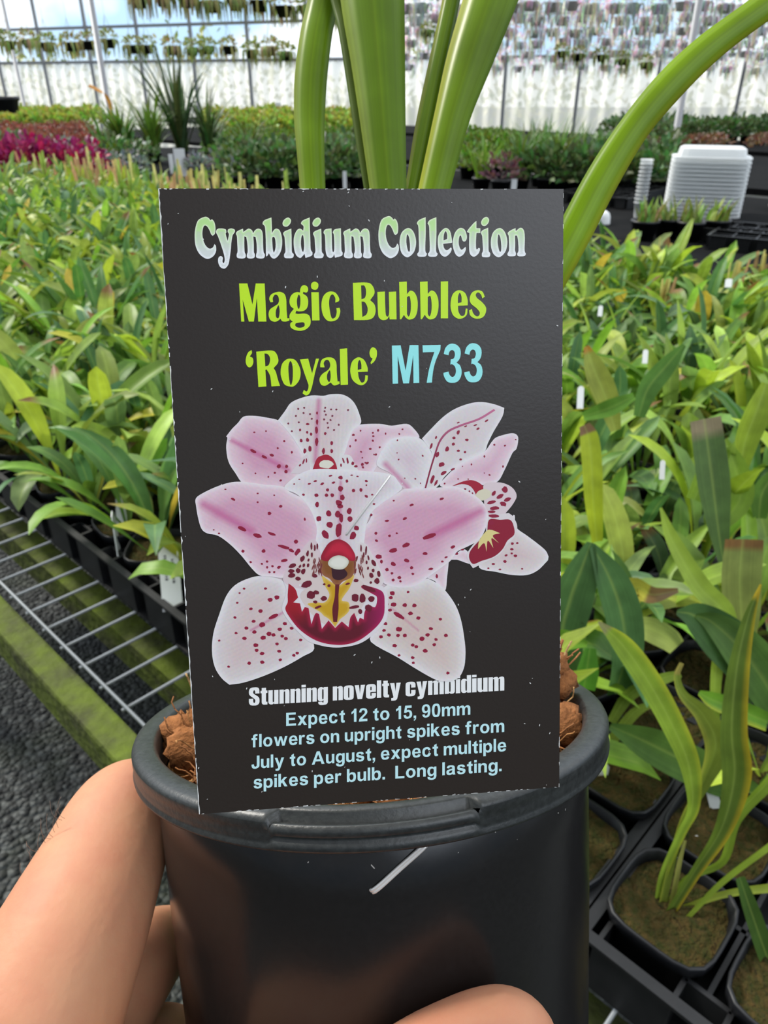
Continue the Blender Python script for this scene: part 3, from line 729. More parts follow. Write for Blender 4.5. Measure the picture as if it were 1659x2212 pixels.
# small pale blue lines in a bold sans face
SANS = {
 'E': (56, ['0,0! 56,0! 56,12! 15,12! 15,31! 50,31! 50,43! 15,43! 15,60! 54,60! 54,72! 0,72!']),
 'x': (53, ['0,0! 17,0! 26,15! 36,0! 53,0! 35,27! 52,52! 35,52! 26,39! 18,52! 1,52! 18,27!']),
 'p': (50, ['0,-20! 14,-20! 14,6! 20,0 30,-1 45,6 50,26 45,46 31,53 20,51 13,44! 13,52! 0,52!', '14,27 16,15 24,10 33,14 36,26 33,38 25,42 16,38']),
 'e': (49, ['34,17! 48,14! 42,3 25,-1 8,4 0,26 7,46 25,53 43,46 49,24! 49,22! 14,22! 18,12 25,10 31,12', '14,31! 35,31! 32,40 25,43 17,40']),
 'c': (50, ['48,37! 34,34! 31,41 25,42 17,38 14,26 17,13 25,10 32,13 35,20! 49,18! 42,3 25,-1 7,5 0,26 7,47 25,53 41,49']),
 't': (31, ['0,41! 9,41! 9,16 12,2 22,-1 31,1! 30,12! 25,11 23,16 23,41! 31,41! 31,52! 23,52! 23,69! 9,61! 9,52! 0,52!']),
 '1': (38, ['33,0! 19,0! 19,51! 5,42! 5,55! 15,61 21,72! 33,72!']),
 '2': (48, ['48,13! 48,0! 0,0! 4,15 18,30 32,43 34,51 31,59 24,61 17,58 14,49! 1,50! 8,67 24,72 42,67 48,52 44,40 30,26 21,16 20,13!']),
 'o': (53, ['26,53 45,46 53,26 45,6 26,-1 8,6 0,26 8,46', '26,42 18,38 14,26 18,14 26,10 35,14 38,26 35,38']),
 '5': (49, ['0,19! 14,20! 17,12 24,10 32,14 35,24 32,34 24,37 14,31! 3,33! 10,71! 46,71! 46,58! 20,58! 18,46! 28,48 43,41 49,24 44,7 24,-1 7,4']),
 ',': (14, ['0,14! 14,14! 14,3 11,-8 3,-15! 0,-9! 6,-5 7,0! 0,0!']),
 '9': (48, ['2,16! 15,18! 18,11 23,10 31,14 34,30! 21,23 6,29 0,47 6,65 23,72 41,65 48,37 42,7 22,-1 8,4', '33,48 30,58 23,61 16,58 14,47 17,37 24,34 31,38']),
 '0': (48, ['24,72 41,66 48,36 41,5 24,-1 7,5 0,36 7,66', '24,61 17,56 14,36 17,15 24,10 31,15 34,36 31,56']),
 'm': (76, ['0,0! 14,0! 14,29 17,39 23,42 29,39 31,30 31,0! 45,0! 45,29 48,39 54,42 60,39 62,30 62,0! 76,0! 76,33 73,47 61,53 50,50 44,44! 39,51 30,53 19,50 13,44! 13,52! 0,52!']),
 'f': (35, ['8,0! 22,0! 22,41! 32,41! 32,52! 22,52! 22,56 25,62 33,61! 35,71! 24,73 12,69 8,58 8,52! 0,52! 0,41! 8,41!']),
 'l': (14, ['0,0! 14,0! 14,72! 0,72!']),
 'w': (77, ['15,0! 29,0! 38,35! 47,0! 61,0! 77,52! 63,52! 54,18! 45,52! 32,52! 23,18! 14,52! 0,52!']),
 'r': (32, ['0,0! 14,0! 14,26 16,38 24,40 30,38! 34,50! 26,53 19,51 13,43! 13,52! 0,52!']),
 's': (47, ['0,15! 14,17! 17,11 24,9 31,11 32,15 29,18 12,22 4,27 2,37 7,49 23,53 39,50 45,39! 32,36! 29,41 23,43 16,42 15,38 18,35 36,30 45,25 47,15 41,3 24,-1 7,3']),
 'u': (47, ['47,52! 33,52! 33,22 30,13 23,10 16,13 14,21 14,52! 0,52! 0,18 3,6 16,-1 27,2 34,8! 34,0! 47,0!']),
 'n': (47, ['0,0! 14,0! 14,29 17,39 24,42 31,39 33,31 33,0! 47,0! 47,34 44,46 31,53 20,50 13,44! 13,52! 0,52!']),
 'i': (14, ['0,0! 14,0! 14,52! 0,52!']), 'idot': (0, ['0,59! 14,59! 14,72! 0,72!']),
 'g': (50, ['50,52! 37,52! 37,45! 31,51 20,53 6,47 0,27 6,7 19,0 29,2 36,8! 36,0 34,-8 25,-10 17,-9 16,-4! 1,-3! 5,-16 25,-21 43,-16 50,-2!', '36,26 34,39 25,42 17,38 14,27 17,15 25,11 33,15']),
 'h': (47, ['0,0! 14,0! 14,29 17,39 24,42 31,39 33,31 33,0! 47,0! 47,34 44,46 31,53 20,50 14,45! 14,72! 0,72!']),
 'k': (50, ['0,0! 14,0! 14,16! 20,23! 34,0! 50,0! 30,33! 48,52! 31,52! 14,33! 14,72! 0,72!']),
 'J': (46, ['31,72! 46,72! 46,26 43,8 23,-1 5,5 0,23! 14,25! 17,14 23,11 30,15 31,27!']),
 'y': (53, ['0,52! 15,52! 27,17! 38,52! 53,52! 34,0 28,-14 20,-20 5,-20! 4,-9! 13,-9 18,-6 20,0!']),
 'A': (72, ['0,0! 15,0! 21,16! 50,16! 56,0! 72,0! 44,72! 28,72!', '25,28! 46,28! 36,55!']),
 'a': (49, ['15,36! 2,39! 8,50 25,53 40,50 46,40 46,14 49,0! 35,0! 33,5! 25,0 15,-1 4,3 0,14 3,25 16,30 32,34! 31,41 24,43 18,42', '32,25! 20,22 14,16 16,11 20,9 28,12 32,19']),
 'b': (50, ['0,0! 13,0! 13,7! 20,0 30,-1 45,6 50,27 45,47 30,53 20,51 14,45! 14,72! 0,72!', '14,27 17,14 25,10 33,14 36,26 33,38 25,42 17,38']),
 '.': (14, ['0,0! 14,0! 14,14! 0,14!']), 'L': (50, ['0,0! 50,0! 50,12! 15,12! 15,71! 0,71!']),
}
mb = MB()
def set_line(mb, FONT, text, xa, xb, ya, yb, cap, z, col, gap, space):
    adv = 0; place = []
    for ch in text:
        if ch == ' ': adv += space; continue
        place.append((ch, adv)); adv += FONT[ch][0] + gap
    adv -= gap; k = (xb - xa) / adv; sl = (yb - ya) / (xb - xa)
    for ch, a in place:
        for g in [FONT[ch][1]] + ([FONT['idot'][1]] if ch == 'i' else []):
            L_ = [[(xa + (a + x) * k, ya + (a + x) * k * sl - y * cap) for x, y in loop(t, 3)] for t in g]
            fill(mb, fr(L_, SF), z, lambda x, y, e: col)
def sans_line(text, xa, xb, ya, yb, cap): set_line(mb, SANS, text, xa, xb, ya, yb, cap, ZT, (0.60, 0.90, 0.92), 8.5, 24)
sans_line('Expect 12 to 15, 90mm', 276, 1394, 388, 319, 1.11)
sans_line('flowers on upright spikes from', 66, 1600, 518, 424, 1.09)
sans_line('July to August, expect multiple', 65, 1612, 648, 540, 1.09)
sans_line('spikes per bulb.  Long lasting.', 78, 1584, 768, 662, 1.09)
tag(mb.build('description_lettering', M_PRINT, card), 'small pale blue lines of description')

mb = MB()
set_line(mb, IMP, 'Stunning novelty cymbidium', 50, 1600, 263, 172, 1.06, ZT + 0.00002, (0.95, 0.95, 0.93), 5, 20)
tag(mb.build('slogan_lettering', M_PRINT, card), 'heavy white condensed letters in one line')

# ---- the flowers
FA = (400, 820, 3.95); FB = (780, 820, 3.770); FC = (560, 1120, 4.879); FD = (420, 1200, 2.048); F0 = (0, 0, 1.0)
mb = MB(); rp = random.Random(9)
ZL = [0.00003]
WHT = (0.90, 0.86, 0.87); PNK = (0.70, 0.37, 0.50); PALE = (0.82, 0.62, 0.68); DEEP = (0.58, 0.11, 0.30); WINE = (0.30, 0.012, 0.045)
def petal(txt, F, mid=None, base=PALE, inner=PNK, margin=8, step=3.4, midw=9.0, warm=0.0):
    lp = fr([loop(txt)], F)
    if mid: mid = [(F[0] + x / F[2], F[1] + y / F[2]) for x, y in mid]
    def cf(x, y, e):
        c = lerp3(lerp3(WHT, base, 0.3), base, (e - 1.0) / margin)
        c = lerp3(c, inner, (e - margin) / 38.0)
        if mid:
            (ax, ay), (bx, by) = mid
            l2 = (bx - ax) ** 2 + (by - ay) ** 2
            t = ((x - ax) * (bx - ax) + (y - ay) * (by - ay)) / l2
            tt = max(0, min(1, t)); d = math.hypot(x - ax - tt * (bx - ax), y - ay - tt * (by - ay))
            c = lerp3(c, DEEP, 0.75 * max(0, 1 - d / midw))
            sg = ((x - ax) * (by - ay) - (y - ay) * (bx - ax)) / math.sqrt(l2)
            c = tuple(v * (1 + 0.022 * math.sin(sg * 0.75 + 1.3 * math.sin(t * 4)) * min(1.0, e / 8)) for v in c)
        if warm: c = lerp3(c, (0.66, 0.52, 0.42), warm * min(1, e / 30))
        return tuple(v * rp.uniform(0.96, 1.04) for v in c)
    fill(mb, lp, ZL[0], cf, step); ZL[0] += 0.000006
    return lp
def spots(lst, F, col=WINE):
    """(x, y, rx, ry, turn) in the frame's points"""
    for x, y, rx, ry, an in lst:
        cx, cy_ = F[0] + x / F[2], F[1] + y / F[2]
        ids = []
        for k in range(10):
            t = 2 * math.pi * k / 10; s = rp.uniform(0.85, 1.12)
            ux = rx / F[2] * math.cos(t) * s; uy = ry / F[2] * math.sin(t) * s; a = math.radians(an)
            q = on_card(cx + ux * math.cos(a) - uy * math.sin(a), cy_ + ux * math.sin(a) + uy * math.cos(a))
            ids.append(mb.vert((q[0], q[1], ZL[0]), col))
        a, b, c = (V(mb.v[i]) for i in ids[:3])
        mb.face(ids if (b - a).cross(c - a).z > 0 else ids[::-1])
    ZL[0] += 0.000004
def patch(txts, F, colf, step=None):
    fill(mb, fr([loop(t) for t in txts], F), ZL[0], colf, step); ZL[0] += 0.000005
def flat(c): return lambda x, y, e: c
def scatter(lp, n, r0, r1, col=WINE, keep=None):
    xs = [p[0] for p in lp[0]]; ys = [p[1] for p in lp[0]]; out = []; tries = 0
    while len(out) < n and tries < 4000:
        tries += 1
        x, y = rp.uniform(min(xs), max(xs)), rp.uniform(min(ys), max(ys))
        if not inside(x, y, lp) or edge_dist(x, y, lp) < 5: continue
        if keep and not keep(x, y): continue
        if any(math.hypot(x - o[0], y - o[1]) < 11 for o in out): continue
        r = rp.uniform(r0, r1); out.append((x, y, r * rp.uniform(1, 1.4), r, rp.uniform(0, 180)))
    spots(out, F0, col)

# a plain ground of petal colour where the petals overlap
for pl in ('600,1040 860,1040 960,1170 925,1245 850,1290 620,1290 575,1245 570,1150', '520,1034 560,1015 860,1005 900,1040 760,1075 600,1080'):
    patch([pl], F0, flat((0.78, 0.64, 0.66)))
# back flower
l = petal('500,315 600,310 700,325 800,350 880,420 950,520 1000,620 1030,680 980,780 940,880 880,960 760,940 640,930 500,890 430,800 370,700 350,580 360,500 350,485! 400,420 450,370', FA, ((400, 520), (880, 770)))
spots([(580, 610, 30, 13, 25), (675, 660, 26, 13, 25), (740, 645, 20, 13, 20), (800, 740, 18, 20, 30), (865, 740, 14, 16, 0), (860, 785, 14, 16, 0), (765, 795, 10, 9, 0), (815, 860, 12, 9, -30), (590, 450, 10, 7, 0), (845, 525, 10, 10, 0), (690, 440, 8, 7, 0), (790, 585, 9, 9, 0), (910, 620, 10, 12, 0), (600, 800, 8, 8, 0), (710, 830, 8, 8, 0), (490, 715, 8, 7, 0)], FA)
l = petal('0,365 150,360 250,375 370,360 430,400 475,470 400,480 240,500 180,580 130,700 60,790 -60,800 -220,800 -240,690 -160,560 -100,440 -60,390', FB, None)
scatter(l, 22, 1.6, 2.6)
spots([(10, 690, 12, 14, 0), (50, 680, 14, 10, -30), (120, 610, 12, 9, -20), (100, 460, 10, 8, 0)], FB)
l = petal('790,350! 850,270 900,200 980,160 1080,135 1180,138 1240,125 1330,125 1400,155 1450,210 1485,290 1500,370 1440,420 1400,500 1370,600 1340,680 1300,790 1080,790 1020,660 960,560 900,470 840,400', FA, ((1140, 180), (1110, 700)), margin=9, base=(0.76, 0.70, 0.68), inner=(0.72, 0.58, 0.58))
spots([(1125, 360, 10, 26, 0), (1120, 430, 13, 32, 0), (1122, 530, 14, 38, 0), (1125, 285, 9, 14, 0), (1180, 610, 14, 28, 0), (1250, 540, 12, 18, 0), (1250, 610, 12, 18, 0), (1020, 610, 14, 24, 10), (1065, 590, 14, 28, 0), (1045, 515, 15, 18, 0), (990, 520, 12, 18, 0), (1045, 380, 15, 10, 0), (1075, 465, 12, 14, 0), (980, 430, 10, 12, 0), (1195, 460, 12, 12, 0), (1040, 450, 10, 12, 0)], FA)
spots([(x, y, 9, 9, 0) for x, y in ((910, 440), (880, 375), (970, 365), (1010, 285), (1065, 295), (1080, 335), (965, 250), (945, 310), (1190, 270), (1200, 300), (1185, 340), (1215, 370), (1220, 410), (1255, 310), (1290, 255), (1245, 255), (1195, 240), (1310, 385), (1270, 430), (1390, 260), (1240, 345), (1015, 240))], FA, (0.22, 0.03, 0.06))
patch(['1080,790! 1120,680 1160,650 1210,640 1260,670 1290,730 1300,790!'], FA, flat((0.42, 0.012, 0.035)))
spots([(1203, 722, 66, 38, 0)], FA, (0.80, 0.76, 0.64))
patch(['900,800! 990,680 1040,640 1060,700 1070,800!'], FA, flat((0.76, 0.66, 0.68)))
patch(['1295,800! 1320,670 1360,640 1410,650 1440,700 1490,800!'], FA, flat((0.80, 0.76, 0.75)))
spots([(1010, 700, 8, 25, 20), (1035, 690, 6, 22, 0), (1350, 690, 7, 26, -20), (1385, 690, 9, 30, -10), (1430, 715, 14, 16, 0), (1455, 740, 14, 10, 0), (1330, 730, 8, 14, 0), (980, 730, 8, 12, 40)], FA)

# flower at the right
l = petal('240,490 330,465 420,465 490,485 540,540 578,610 570,680 540,800 500,890 350,890 250,770 130,700 150,610 180,560', FB, ((200, 690), (380, 880)), margin=14, base=(0.78, 0.73, 0.73), inner=(0.72, 0.56, 0.62), midw=11)
scatter(l, 7, 1.2, 2.0)
l = petal('1000,590 1060,510 1100,470 1180,445 1240,437 1278,470 1265,560 1230,600 1170,730 1110,830 1000,860 900,840 740,880 640,860 700,780 800,690 900,640', FB, None)
scatter(l, 12, 1.2, 2.2)
l = petal('495,480! 560,410 660,310 760,240 880,195 980,183 1080,200 1165,230! 1150,300 1080,420 1030,520 1000,590 880,650 760,720 680,790 640,850 590,890 510,890 560,720 578,610 540,540', FB, None, margin=8, base=(0.76, 0.70, 0.70), inner=(0.73, 0.62, 0.62))
spots([(700, 565, 16, 24, 20), (750, 525, 14, 13, 0), (755, 475, 14, 11, 0), (790, 430, 12, 20, 20), (620, 610, 14, 24, 20), (655, 690, 26, 18, -30), (670, 760, 26, 15, -35), (580, 810, 14, 38, 20), (610, 840, 10, 28, 25), (790, 580, 14, 10, 0), (860, 490, 16, 11, 0), (950, 400, 15, 9, -30), (810, 650, 12, 9, 0), (845, 590, 10, 10, 0), (745, 730, 18, 9, -20), (1020, 335, 16, 7, -30), (930, 370, 16, 6, -20), (850, 380, 14, 6, -20), (790, 350, 14, 6, -20), (610, 470, 8, 14, 20), (570, 540, 10, 24, 20)], FB)
ids = []
mid = cr_pts([V(p) for p in ((1085, 245), (960, 320), (820, 370), (710, 420), (640, 500), (600, 610), (560, 740), (520, 890))], 4)
poly = [(p.x - 4, p.y - 7) for p in mid] + [(p.x + 6, p.y + 7) for p in reversed(mid)]
fill(mb, fr([poly], FB), ZL[0], lambda x, y, e: lerp3((0.60, 0.16, 0.30), (0.28, 0.02, 0.06), (y - 890) / 90)); ZL[0] += 0.000006
l = petal('1240,1100 1260,1200 1350,1270 1430,1330 1500,1390 1525,1440! 1520,1470! 1440,1550 1350,1590 1230,1590 1100,1565 960,1530 1000,1400 1130,1300', FB, None, base=(0.78, 0.70, 0.68), inner=(0.70, 0.54, 0.54))
spots([(1230, 1335, 13, 11, 0), (1270, 1330, 11, 8, 0), (1225, 1380, 15, 10, 0), (1180, 1430, 14, 9, -20), (1255, 1435, 14, 12, 0), (1170, 1480, 15, 12, 0), (1075, 1500, 14, 8, 0), (1130, 1545, 12, 7, 0), (1225, 1415, 11, 8, 0), (1035, 1535, 9, 7, 0), (1310, 1540, 9, 6, 0)], FB)
l = petal('690,1480 740,1440 830,1380 880,1420 900,1500 780,1465! 715,1465! 700,1600 680,1720 600,1640 540,1600', FB, None, inner=(0.66, 0.46, 0.44))
spots([(820, 1380, 18, 12, 20), (775, 1415, 16, 12, 0), (615, 1600, 10, 18, 0)], FB)
patch(['740,865! 830,828 900,818 960,840 1000,880 980,910 930,950 900,890 830,858'], FB, flat((0.40, 0.012, 0.035)))
patch(['1000,850 1100,835 1180,850 1240,890 1265,950 1230,1020 1180,1080 1150,1115 1020,1130 1000,1000 1000,940'], FB, flat((0.78, 0.64, 0.66)))
patch(['740,872! 820,850 890,870 930,930 920,955 840,910'], FB, flat((0.78, 0.70, 0.72)))
patch(['950,910 1010,890 1060,920 1040,960 980,985 930,960'], FB, flat((0.76, 0.70, 0.52)))
patch(['1020,1110 1100,1100 1200,1085! 1240,1120 1270,1200 1240,1290 1180,1350 1130,1420 1020,1480 910,1535! 880,1490 860,1420 930,1320 1010,1260'], FB, flat((0.80, 0.72, 0.72)))
patch(['1040,1140 1130,1140 1210,1140 1240,1190 1245,1260 1190,1310 1150,1380 1080,1440 980,1475 910,1500 878,1450 890,1390 960,1310 1020,1250'], FB, flat((0.30, 0.012, 0.035)))
patch(['1010,1240 1050,1220 1130,1250! 1070,1270 1120,1330! 1060,1290 1075,1370! 1030,1310 1020,1400! 1000,1330 950,1380! 960,1310'], FB, flat((0.80, 0.68, 0.28)))
spots([(1170, 895, 26, 24, 45), (1080, 925, 14, 24, 30), (1130, 950, 30, 16, -25), (1190, 975, 32, 16, -20), (1155, 1012, 28, 18, 20), (1060, 997, 40, 14, -15), (1085, 1045, 40, 16, -5), (1060, 1075, 30, 12, 0), (1080, 1110, 46, 16, 0), (1060, 1165, 20, 20, 0), (1050, 1210, 22, 12, 0), (845, 890, 10, 8, 0), (880, 915, 8, 14, 0), (905, 930, 7, 14, 0)], FB)

# front flower
l = petal('300,90 240,100 180,130 140,180 110,260 85,340 78,420 90,490 120,540 155,570! 220,560 310,530 400,490 480,445 530,410 500,330 450,260 420,190 390,110', FD, ((430, 230), (250, 330)), base=(0.74, 0.67, 0.66), inner=(0.70, 0.56, 0.55), midw=4, margin=14)
LL = l
spots([(x, y, r, r * 0.8, 0) for x, y, r in ((335, 195, 11), (365, 185, 12), (250, 235, 8), (293, 245, 10), (180, 273, 7), (262, 290, 9), (300, 305, 14), (230, 320, 9), (265, 337, 10), (185, 342, 7), (222, 365, 10), (305, 362, 12), (330, 345, 12), (350, 350, 10), (378, 325, 10), (388, 355, 8), (405, 366, 9), (365, 390, 8), (272, 395, 11), (275, 418, 9), (300, 432, 10), (375, 422, 9), (300, 470, 10), (243, 475, 9), (380, 460, 8), (152, 490, 6), (110, 375, 6), (430, 320, 9), (470, 372, 8), (455, 430, 8), (440, 440, 8), (400, 300, 10), (410, 215, 9), (315, 145, 7), (220, 145, 6), (200, 165, 5), (190, 208, 6))], FD)
spots([(350, 268, 24, 9, -28)], FD)
l = petal('1030,100! 1070,120 1110,155 1155,220 1180,290 1195,380 1198,440 1190,500 1160,545 1100,555 1060,545 980,500 900,450 780,380 800,330 820,270 820,180 850,130 920,120 980,120', FD, ((870, 230), (990, 330)), base=(0.75, 0.68, 0.66), inner=(0.70, 0.55, 0.52), midw=3.5, margin=16, warm=0.25)
LR = l
spots([(x, y, r, r * 0.8, 0) for x, y, r in ((875, 165, 12), (868, 185, 9), (880, 215, 13), (930, 218, 11), (972, 220, 10), (945, 160, 7), (955, 255, 11), (990, 275, 10), (1087, 280, 8), (1045, 322, 9), (905, 325, 14), (860, 350, 9), (900, 352, 9), (930, 352, 10), (1005, 367, 12), (1030, 350, 10), (1068, 370, 8), (1112, 352, 9), (1060, 393, 9), (885, 397, 10), (965, 395, 9), (980, 402, 9), (1020, 420, 11), (838, 330, 8), (825, 358, 9), (845, 300, 9), (905, 440, 7), (965, 450, 8), (968, 473, 7), (1120, 518, 8), (850, 215, 9), (865, 240, 9))], FD)
spots([(905, 265, 30, 9, 32)], FD)
l = petal('350,890 450,885 600,880 740,870 830,890 920,940 990,1000 1025,1070 1030,1140 1000,1240 950,1310 860,1360 780,1400 730,1470 650,1530 540,1610 430,1680 300,1690 190,1660 150,1600 110,1530 60,1430 0,1380 -100,1380 -100,1300 -30,1230 40,1180 80,1110 60,1060 120,1010 200,960 300,920', FB, ((970, 1070), (560, 1270)), midw=16)
LP = l
spots([(555, 1275, 62, 18, -20), (365, 1345, 34, 17, -20), (262, 1388, 34, 19, -15), (143, 1440, 28, 19, 0), (355, 1130, 20, 10, -20), (210, 1148, 18, 10, -10), (410, 1020, 18, 10, -15), (655, 970, 20, 10, -20), (520, 1415, 22, 13, 0), (745, 1362, 20, 12, -25), (370, 1472, 22, 14, 20), (260, 1500, 24, 16, 40), (210, 1545, 16, 14, 0), (565, 1540, 20, 10, -10), (410, 1530, 14, 13, 0), (310, 1610, 16, 14, 0), (420, 1580, 12, 10, 0), (260, 1630, 13, 12, 0), (320, 1640, 10, 10, 0), (250, 1575, 12, 10, 0), (690, 1445, 14, 8, -20), (660, 1480, 12, 8, 0), (265, 985, 9, 7, 0), (230, 1270, 12, 10, 0), (120, 1250, 12, 12, 0), (125, 1310, 14, 10, 30), (290, 1250, 10, 8, 0), (165, 1480, 12, 18, 0), (80, 1100, 14, 10, 20)], FB)
l = petal('90,1020 130,980 250,920 370,880 460,870 560,878 680,895 830,910 900,960 1000,1010 1090,1080 1150,1190 1180,1310 1160,1400 1100,1450 1000,1560 900,1660 830,1690 740,1680 640,1670 570,1610 480,1500 380,1400 280,1330 190,1310 140,1270 110,1170 95,1080', FA, ((160, 1065), (560, 1290)), midw=16)
LQ = l
spots([(485, 1270, 40, 18, 25), (615, 1330, 40, 18, 20), (738, 1315, 36, 13, 20), (720, 1140, 16, 16, 0), (815, 1080, 15, 13, 0), (410, 1020, 22, 11, 25), (840, 1425, 56, 15, 15), (905, 1455, 26, 14, 30), (945, 1380, 20, 18, 0), (670, 1460, 18, 17, 0), (495, 1462, 14, 14, 0), (845, 1540, 30, 14, -10), (800, 1600, 18, 12, -30), (960, 1470, 22, 36, 35), (620, 970, 9, 7, 0), (620, 1045, 9, 8, 0), (560, 1555, 12, 9, 0), (655, 1570, 10, 9, 0), (700, 1550, 11, 10, 0), (700, 1600, 10, 11, 0), (745, 1590, 12, 10, 0), (720, 1640, 11, 9, 0), (760, 1640, 11, 9, 0), (1020, 1190, 9, 14, 0), (290, 1310, 10, 8, 0), (245, 1280, 8, 6, 0), (345, 935, 9, 5, 0), (760, 985, 9, 6, 0)], FA)
l = petal('615,1050 630,1035 650,1022 680,1013 740,1014 800,1018 845,1025 860,1040 868,1055 850,1070 820,1090 800,1110 790,1140 785,1180 770,1225 700,1225 682,1180 684,1140 670,1100 645,1070 620,1058', F0, ((736, 1040), (733, 1170)), base=(0.78, 0.72, 0.73), inner=(0.72, 0.56, 0.60), margin=14, midw=5)
LD = l
spots([(1325, 930, 22, 26, 0), (1340, 1005, 20, 26, 0), (1310, 1050, 30, 24, 20), (1320, 1080, 26, 20, 0), (1300, 1145, 24, 32, 0), (1330, 1180, 18, 38, 0), (1310, 1280, 26, 62, 5), (1225, 1140, 22, 30, -10), (1235, 1235, 28, 28, 0), (1195, 1320, 28, 42, -25), (1140, 1185, 24, 24, 0), (1125, 1065, 17, 24, 0), (1120, 985, 18, 16, 0), (1205, 985, 16, 16, 0), (1255, 985, 18, 16, 0), (1215, 940, 14, 14, 0), (1400, 1120, 22, 26, 0), (1405, 1190, 22, 24, 0), (1430, 1330, 26, 36, 30), (1460, 1265, 22, 22, 0), (1435, 945, 15, 16, 0), (1500, 940, 14, 16, 0), (1545, 995, 16, 12, 20), (1380, 865, 13, 14, 0), (1325, 835, 20, 16, 0), (1265, 878, 16, 10, -20), (1170, 888, 18, 10, -30), (1110, 865, 16, 8, -15), (1060, 888, 14, 8, -20), (1240, 820, 16, 8, -10), (1010, 980, 12, 10, 0), (1545, 865, 14, 10, 20), (1545, 900, 8, 8, 0), (1420, 815, 12, 6, 0), (1470, 825, 12, 6, 10), (975, 850, 10, 5, 0), (930, 890, 8, 6, 0), (1595, 980, 10, 8, 0), (1610, 1060, 12, 8, 0)], FA)

# its lip
CREAM = (0.74, 0.62, 0.58)
patch(['260,660 330,640 430,690 560,700 700,600 850,560 980,600 1080,690 1200,690 1300,710 1350,800 1355,930 1340,1060 1260,1160 1150,1260 1040,1320 900,1350 780,1355 650,1335 520,1290 420,1200 330,1100 260,1000 240,930 270,830 285,740'], FC, flat((0.80, 0.74, 0.76)))
patch(['560,215 510,250 430,350 330,460 265,580 255,660 330,710 450,740 560,760 700,700 700,560 680,450 640,340 610,250'], FC, lambda x, y, e: lerp3((0.76, 0.60, 0.64), CREAM, e / 18), 5)
patch(['1050,255 1130,270 1190,380 1260,500 1310,620 1290,700 1200,730 1080,720 990,640 960,540 1010,440 1030,340'], FC, lambda x, y, e: lerp3((0.80, 0.72, 0.72), CREAM, e / 18), 5)
patch(['560,690 700,580 960,580 1100,680 1180,760 1100,900 1000,1060 800,1150 640,1080 520,960 430,800'], FC, flat(CREAM))
def band(x, y, e):
    X = (x - 560) * 4.879; Y = (y - 1120) * 4.879
    c = lerp3((0.42, 0.012, 0.06), (0.13, 0.010, 0.022), e / 9.0)
    c = lerp3(c, (0.42, 0.012, 0.022), 0.8 * max(0, min(1, (620 - X) / 220)) * max(0, min(1, (1150 - Y) / 200)))
    c = lerp3(c, (0.40, 0.015, 0.12), 0.7 * max(0, min(1, (X - 1060) / 220)))
    return c
patch(['310,680! 300,800 300,880 275,950 330,1050 420,1160 540,1250 650,1300 780,1325 900,1325 1030,1290 1140,1220 1250,1120 1310,1020 1320,900 1310,790 1250,740 1100,700 1080,730 1190,790 1240,830 1220,930 1150,900! 1110,980 1100,1060! 1060,1040! 1040,1090! 1000,990! 960,1040 940,1140! 870,1080! 800,1150! 730,1070! 660,1160! 630,1000! 590,1000 550,1110! 520,940! 480,930! 450,980! 430,890! 360,880! 410,830! 380,740'], FC, band, 4)
spots([(430, 700, 12, 14, 0)], FC, (0.80, 0.74, 0.76))
patch(['660,600 720,640 800,690 850,700 960,610 1000,600 950,730 900,800 870,860 940,880 950,960 900,1020 850,1060 800,1140! 740,1060 680,1020 640,980 510,900 600,880 690,880 740,800 690,700'], FC, lambda x, y, e: lerp3((0.76, 0.52, 0.10), (0.62, 0.36, 0.015), e / 6), 5)
patch(['650,420 720,410 950,420 1015,440 1010,540 965,620 880,660 840,700 790,690 740,630 670,590 640,500'], FC, lambda x, y, e: lerp3((0.34, 0.13, 0.06), (0.25, 0.09, 0.02), e / 10), 5)
patch(['760,520! 890,520! 930,580 890,630 830,645 775,620'], FC, flat((0.05, 0.012, 0.02)))
patch(['800,690! 845,690! 835,800 835,950 820,1085! 780,1085! 770,950 795,820'], FC, flat((0.14, 0.015, 0.02)))
spots([(500, 690, 62, 34, -25), (545, 800, 46, 46, 0), (600, 775, 36, 22, 10), (585, 600, 30, 20, 0), (590, 875, 24, 18, 0), (680, 840, 34, 26, 0), (1020, 650, 26, 18, 0), (1010, 830, 40, 44, 0), (1085, 835, 34, 52, 0), (1180, 845, 36, 34, 0), (1150, 735, 82, 28, 22), (1065, 975, 24, 28, 0), (1000, 930, 60, 18, -10), (1150, 940, 36, 40, 0), (345, 595, 40, 26, -10), (350, 495, 40, 22, -20), (340, 550, 36, 22, 0), (410, 545, 24, 28, 30), (410, 630, 30, 20, 15), (465, 555, 24, 32, 20), (455, 420, 22, 34, 30), (510, 365, 14, 32, 10), (470, 490, 14, 20, 20), (515, 490, 14, 22, 10), (550, 290, 10, 42, 0), (585, 310, 10, 34, 0), (612, 290, 9, 36, 0), (555, 380, 12, 26, 0), (520, 435, 12, 18, 20), (430, 500, 12, 20, 30), (1180, 595, 24, 30, -20), (1240, 655, 28, 32, -20), (1260, 580, 18, 36, -10), (1205, 465, 22, 38, -30), (1200, 545, 16, 22, 0), (1175, 670, 14, 14, 0), (1150, 410, 10, 30, -10), (1125, 330, 10, 50, 5), (1072, 310, 10, 40, 0), (1130, 460, 10, 22, 0), (1100, 380, 10, 30, 0), (1145, 520, 10, 18, 0), (685, 690, 14, 12, 0), (735, 705, 18, 16, 0), (930, 685, 26, 12, -20), (620, 930, 40, 12, -20)], FC, (0.17, 0.012, 0.03))
spots([(600 + rp.uniform(-40, 60), rp.uniform(430, 600), 6, 30, rp.uniform(-20, 20)) for _ in range(22)] + [(1050 + rp.uniform(-50, 50), rp.uniform(400, 600), 6, 30, rp.uniform(-25, 15)) for _ in range(22)], FC, (0.24, 0.05, 0.05))
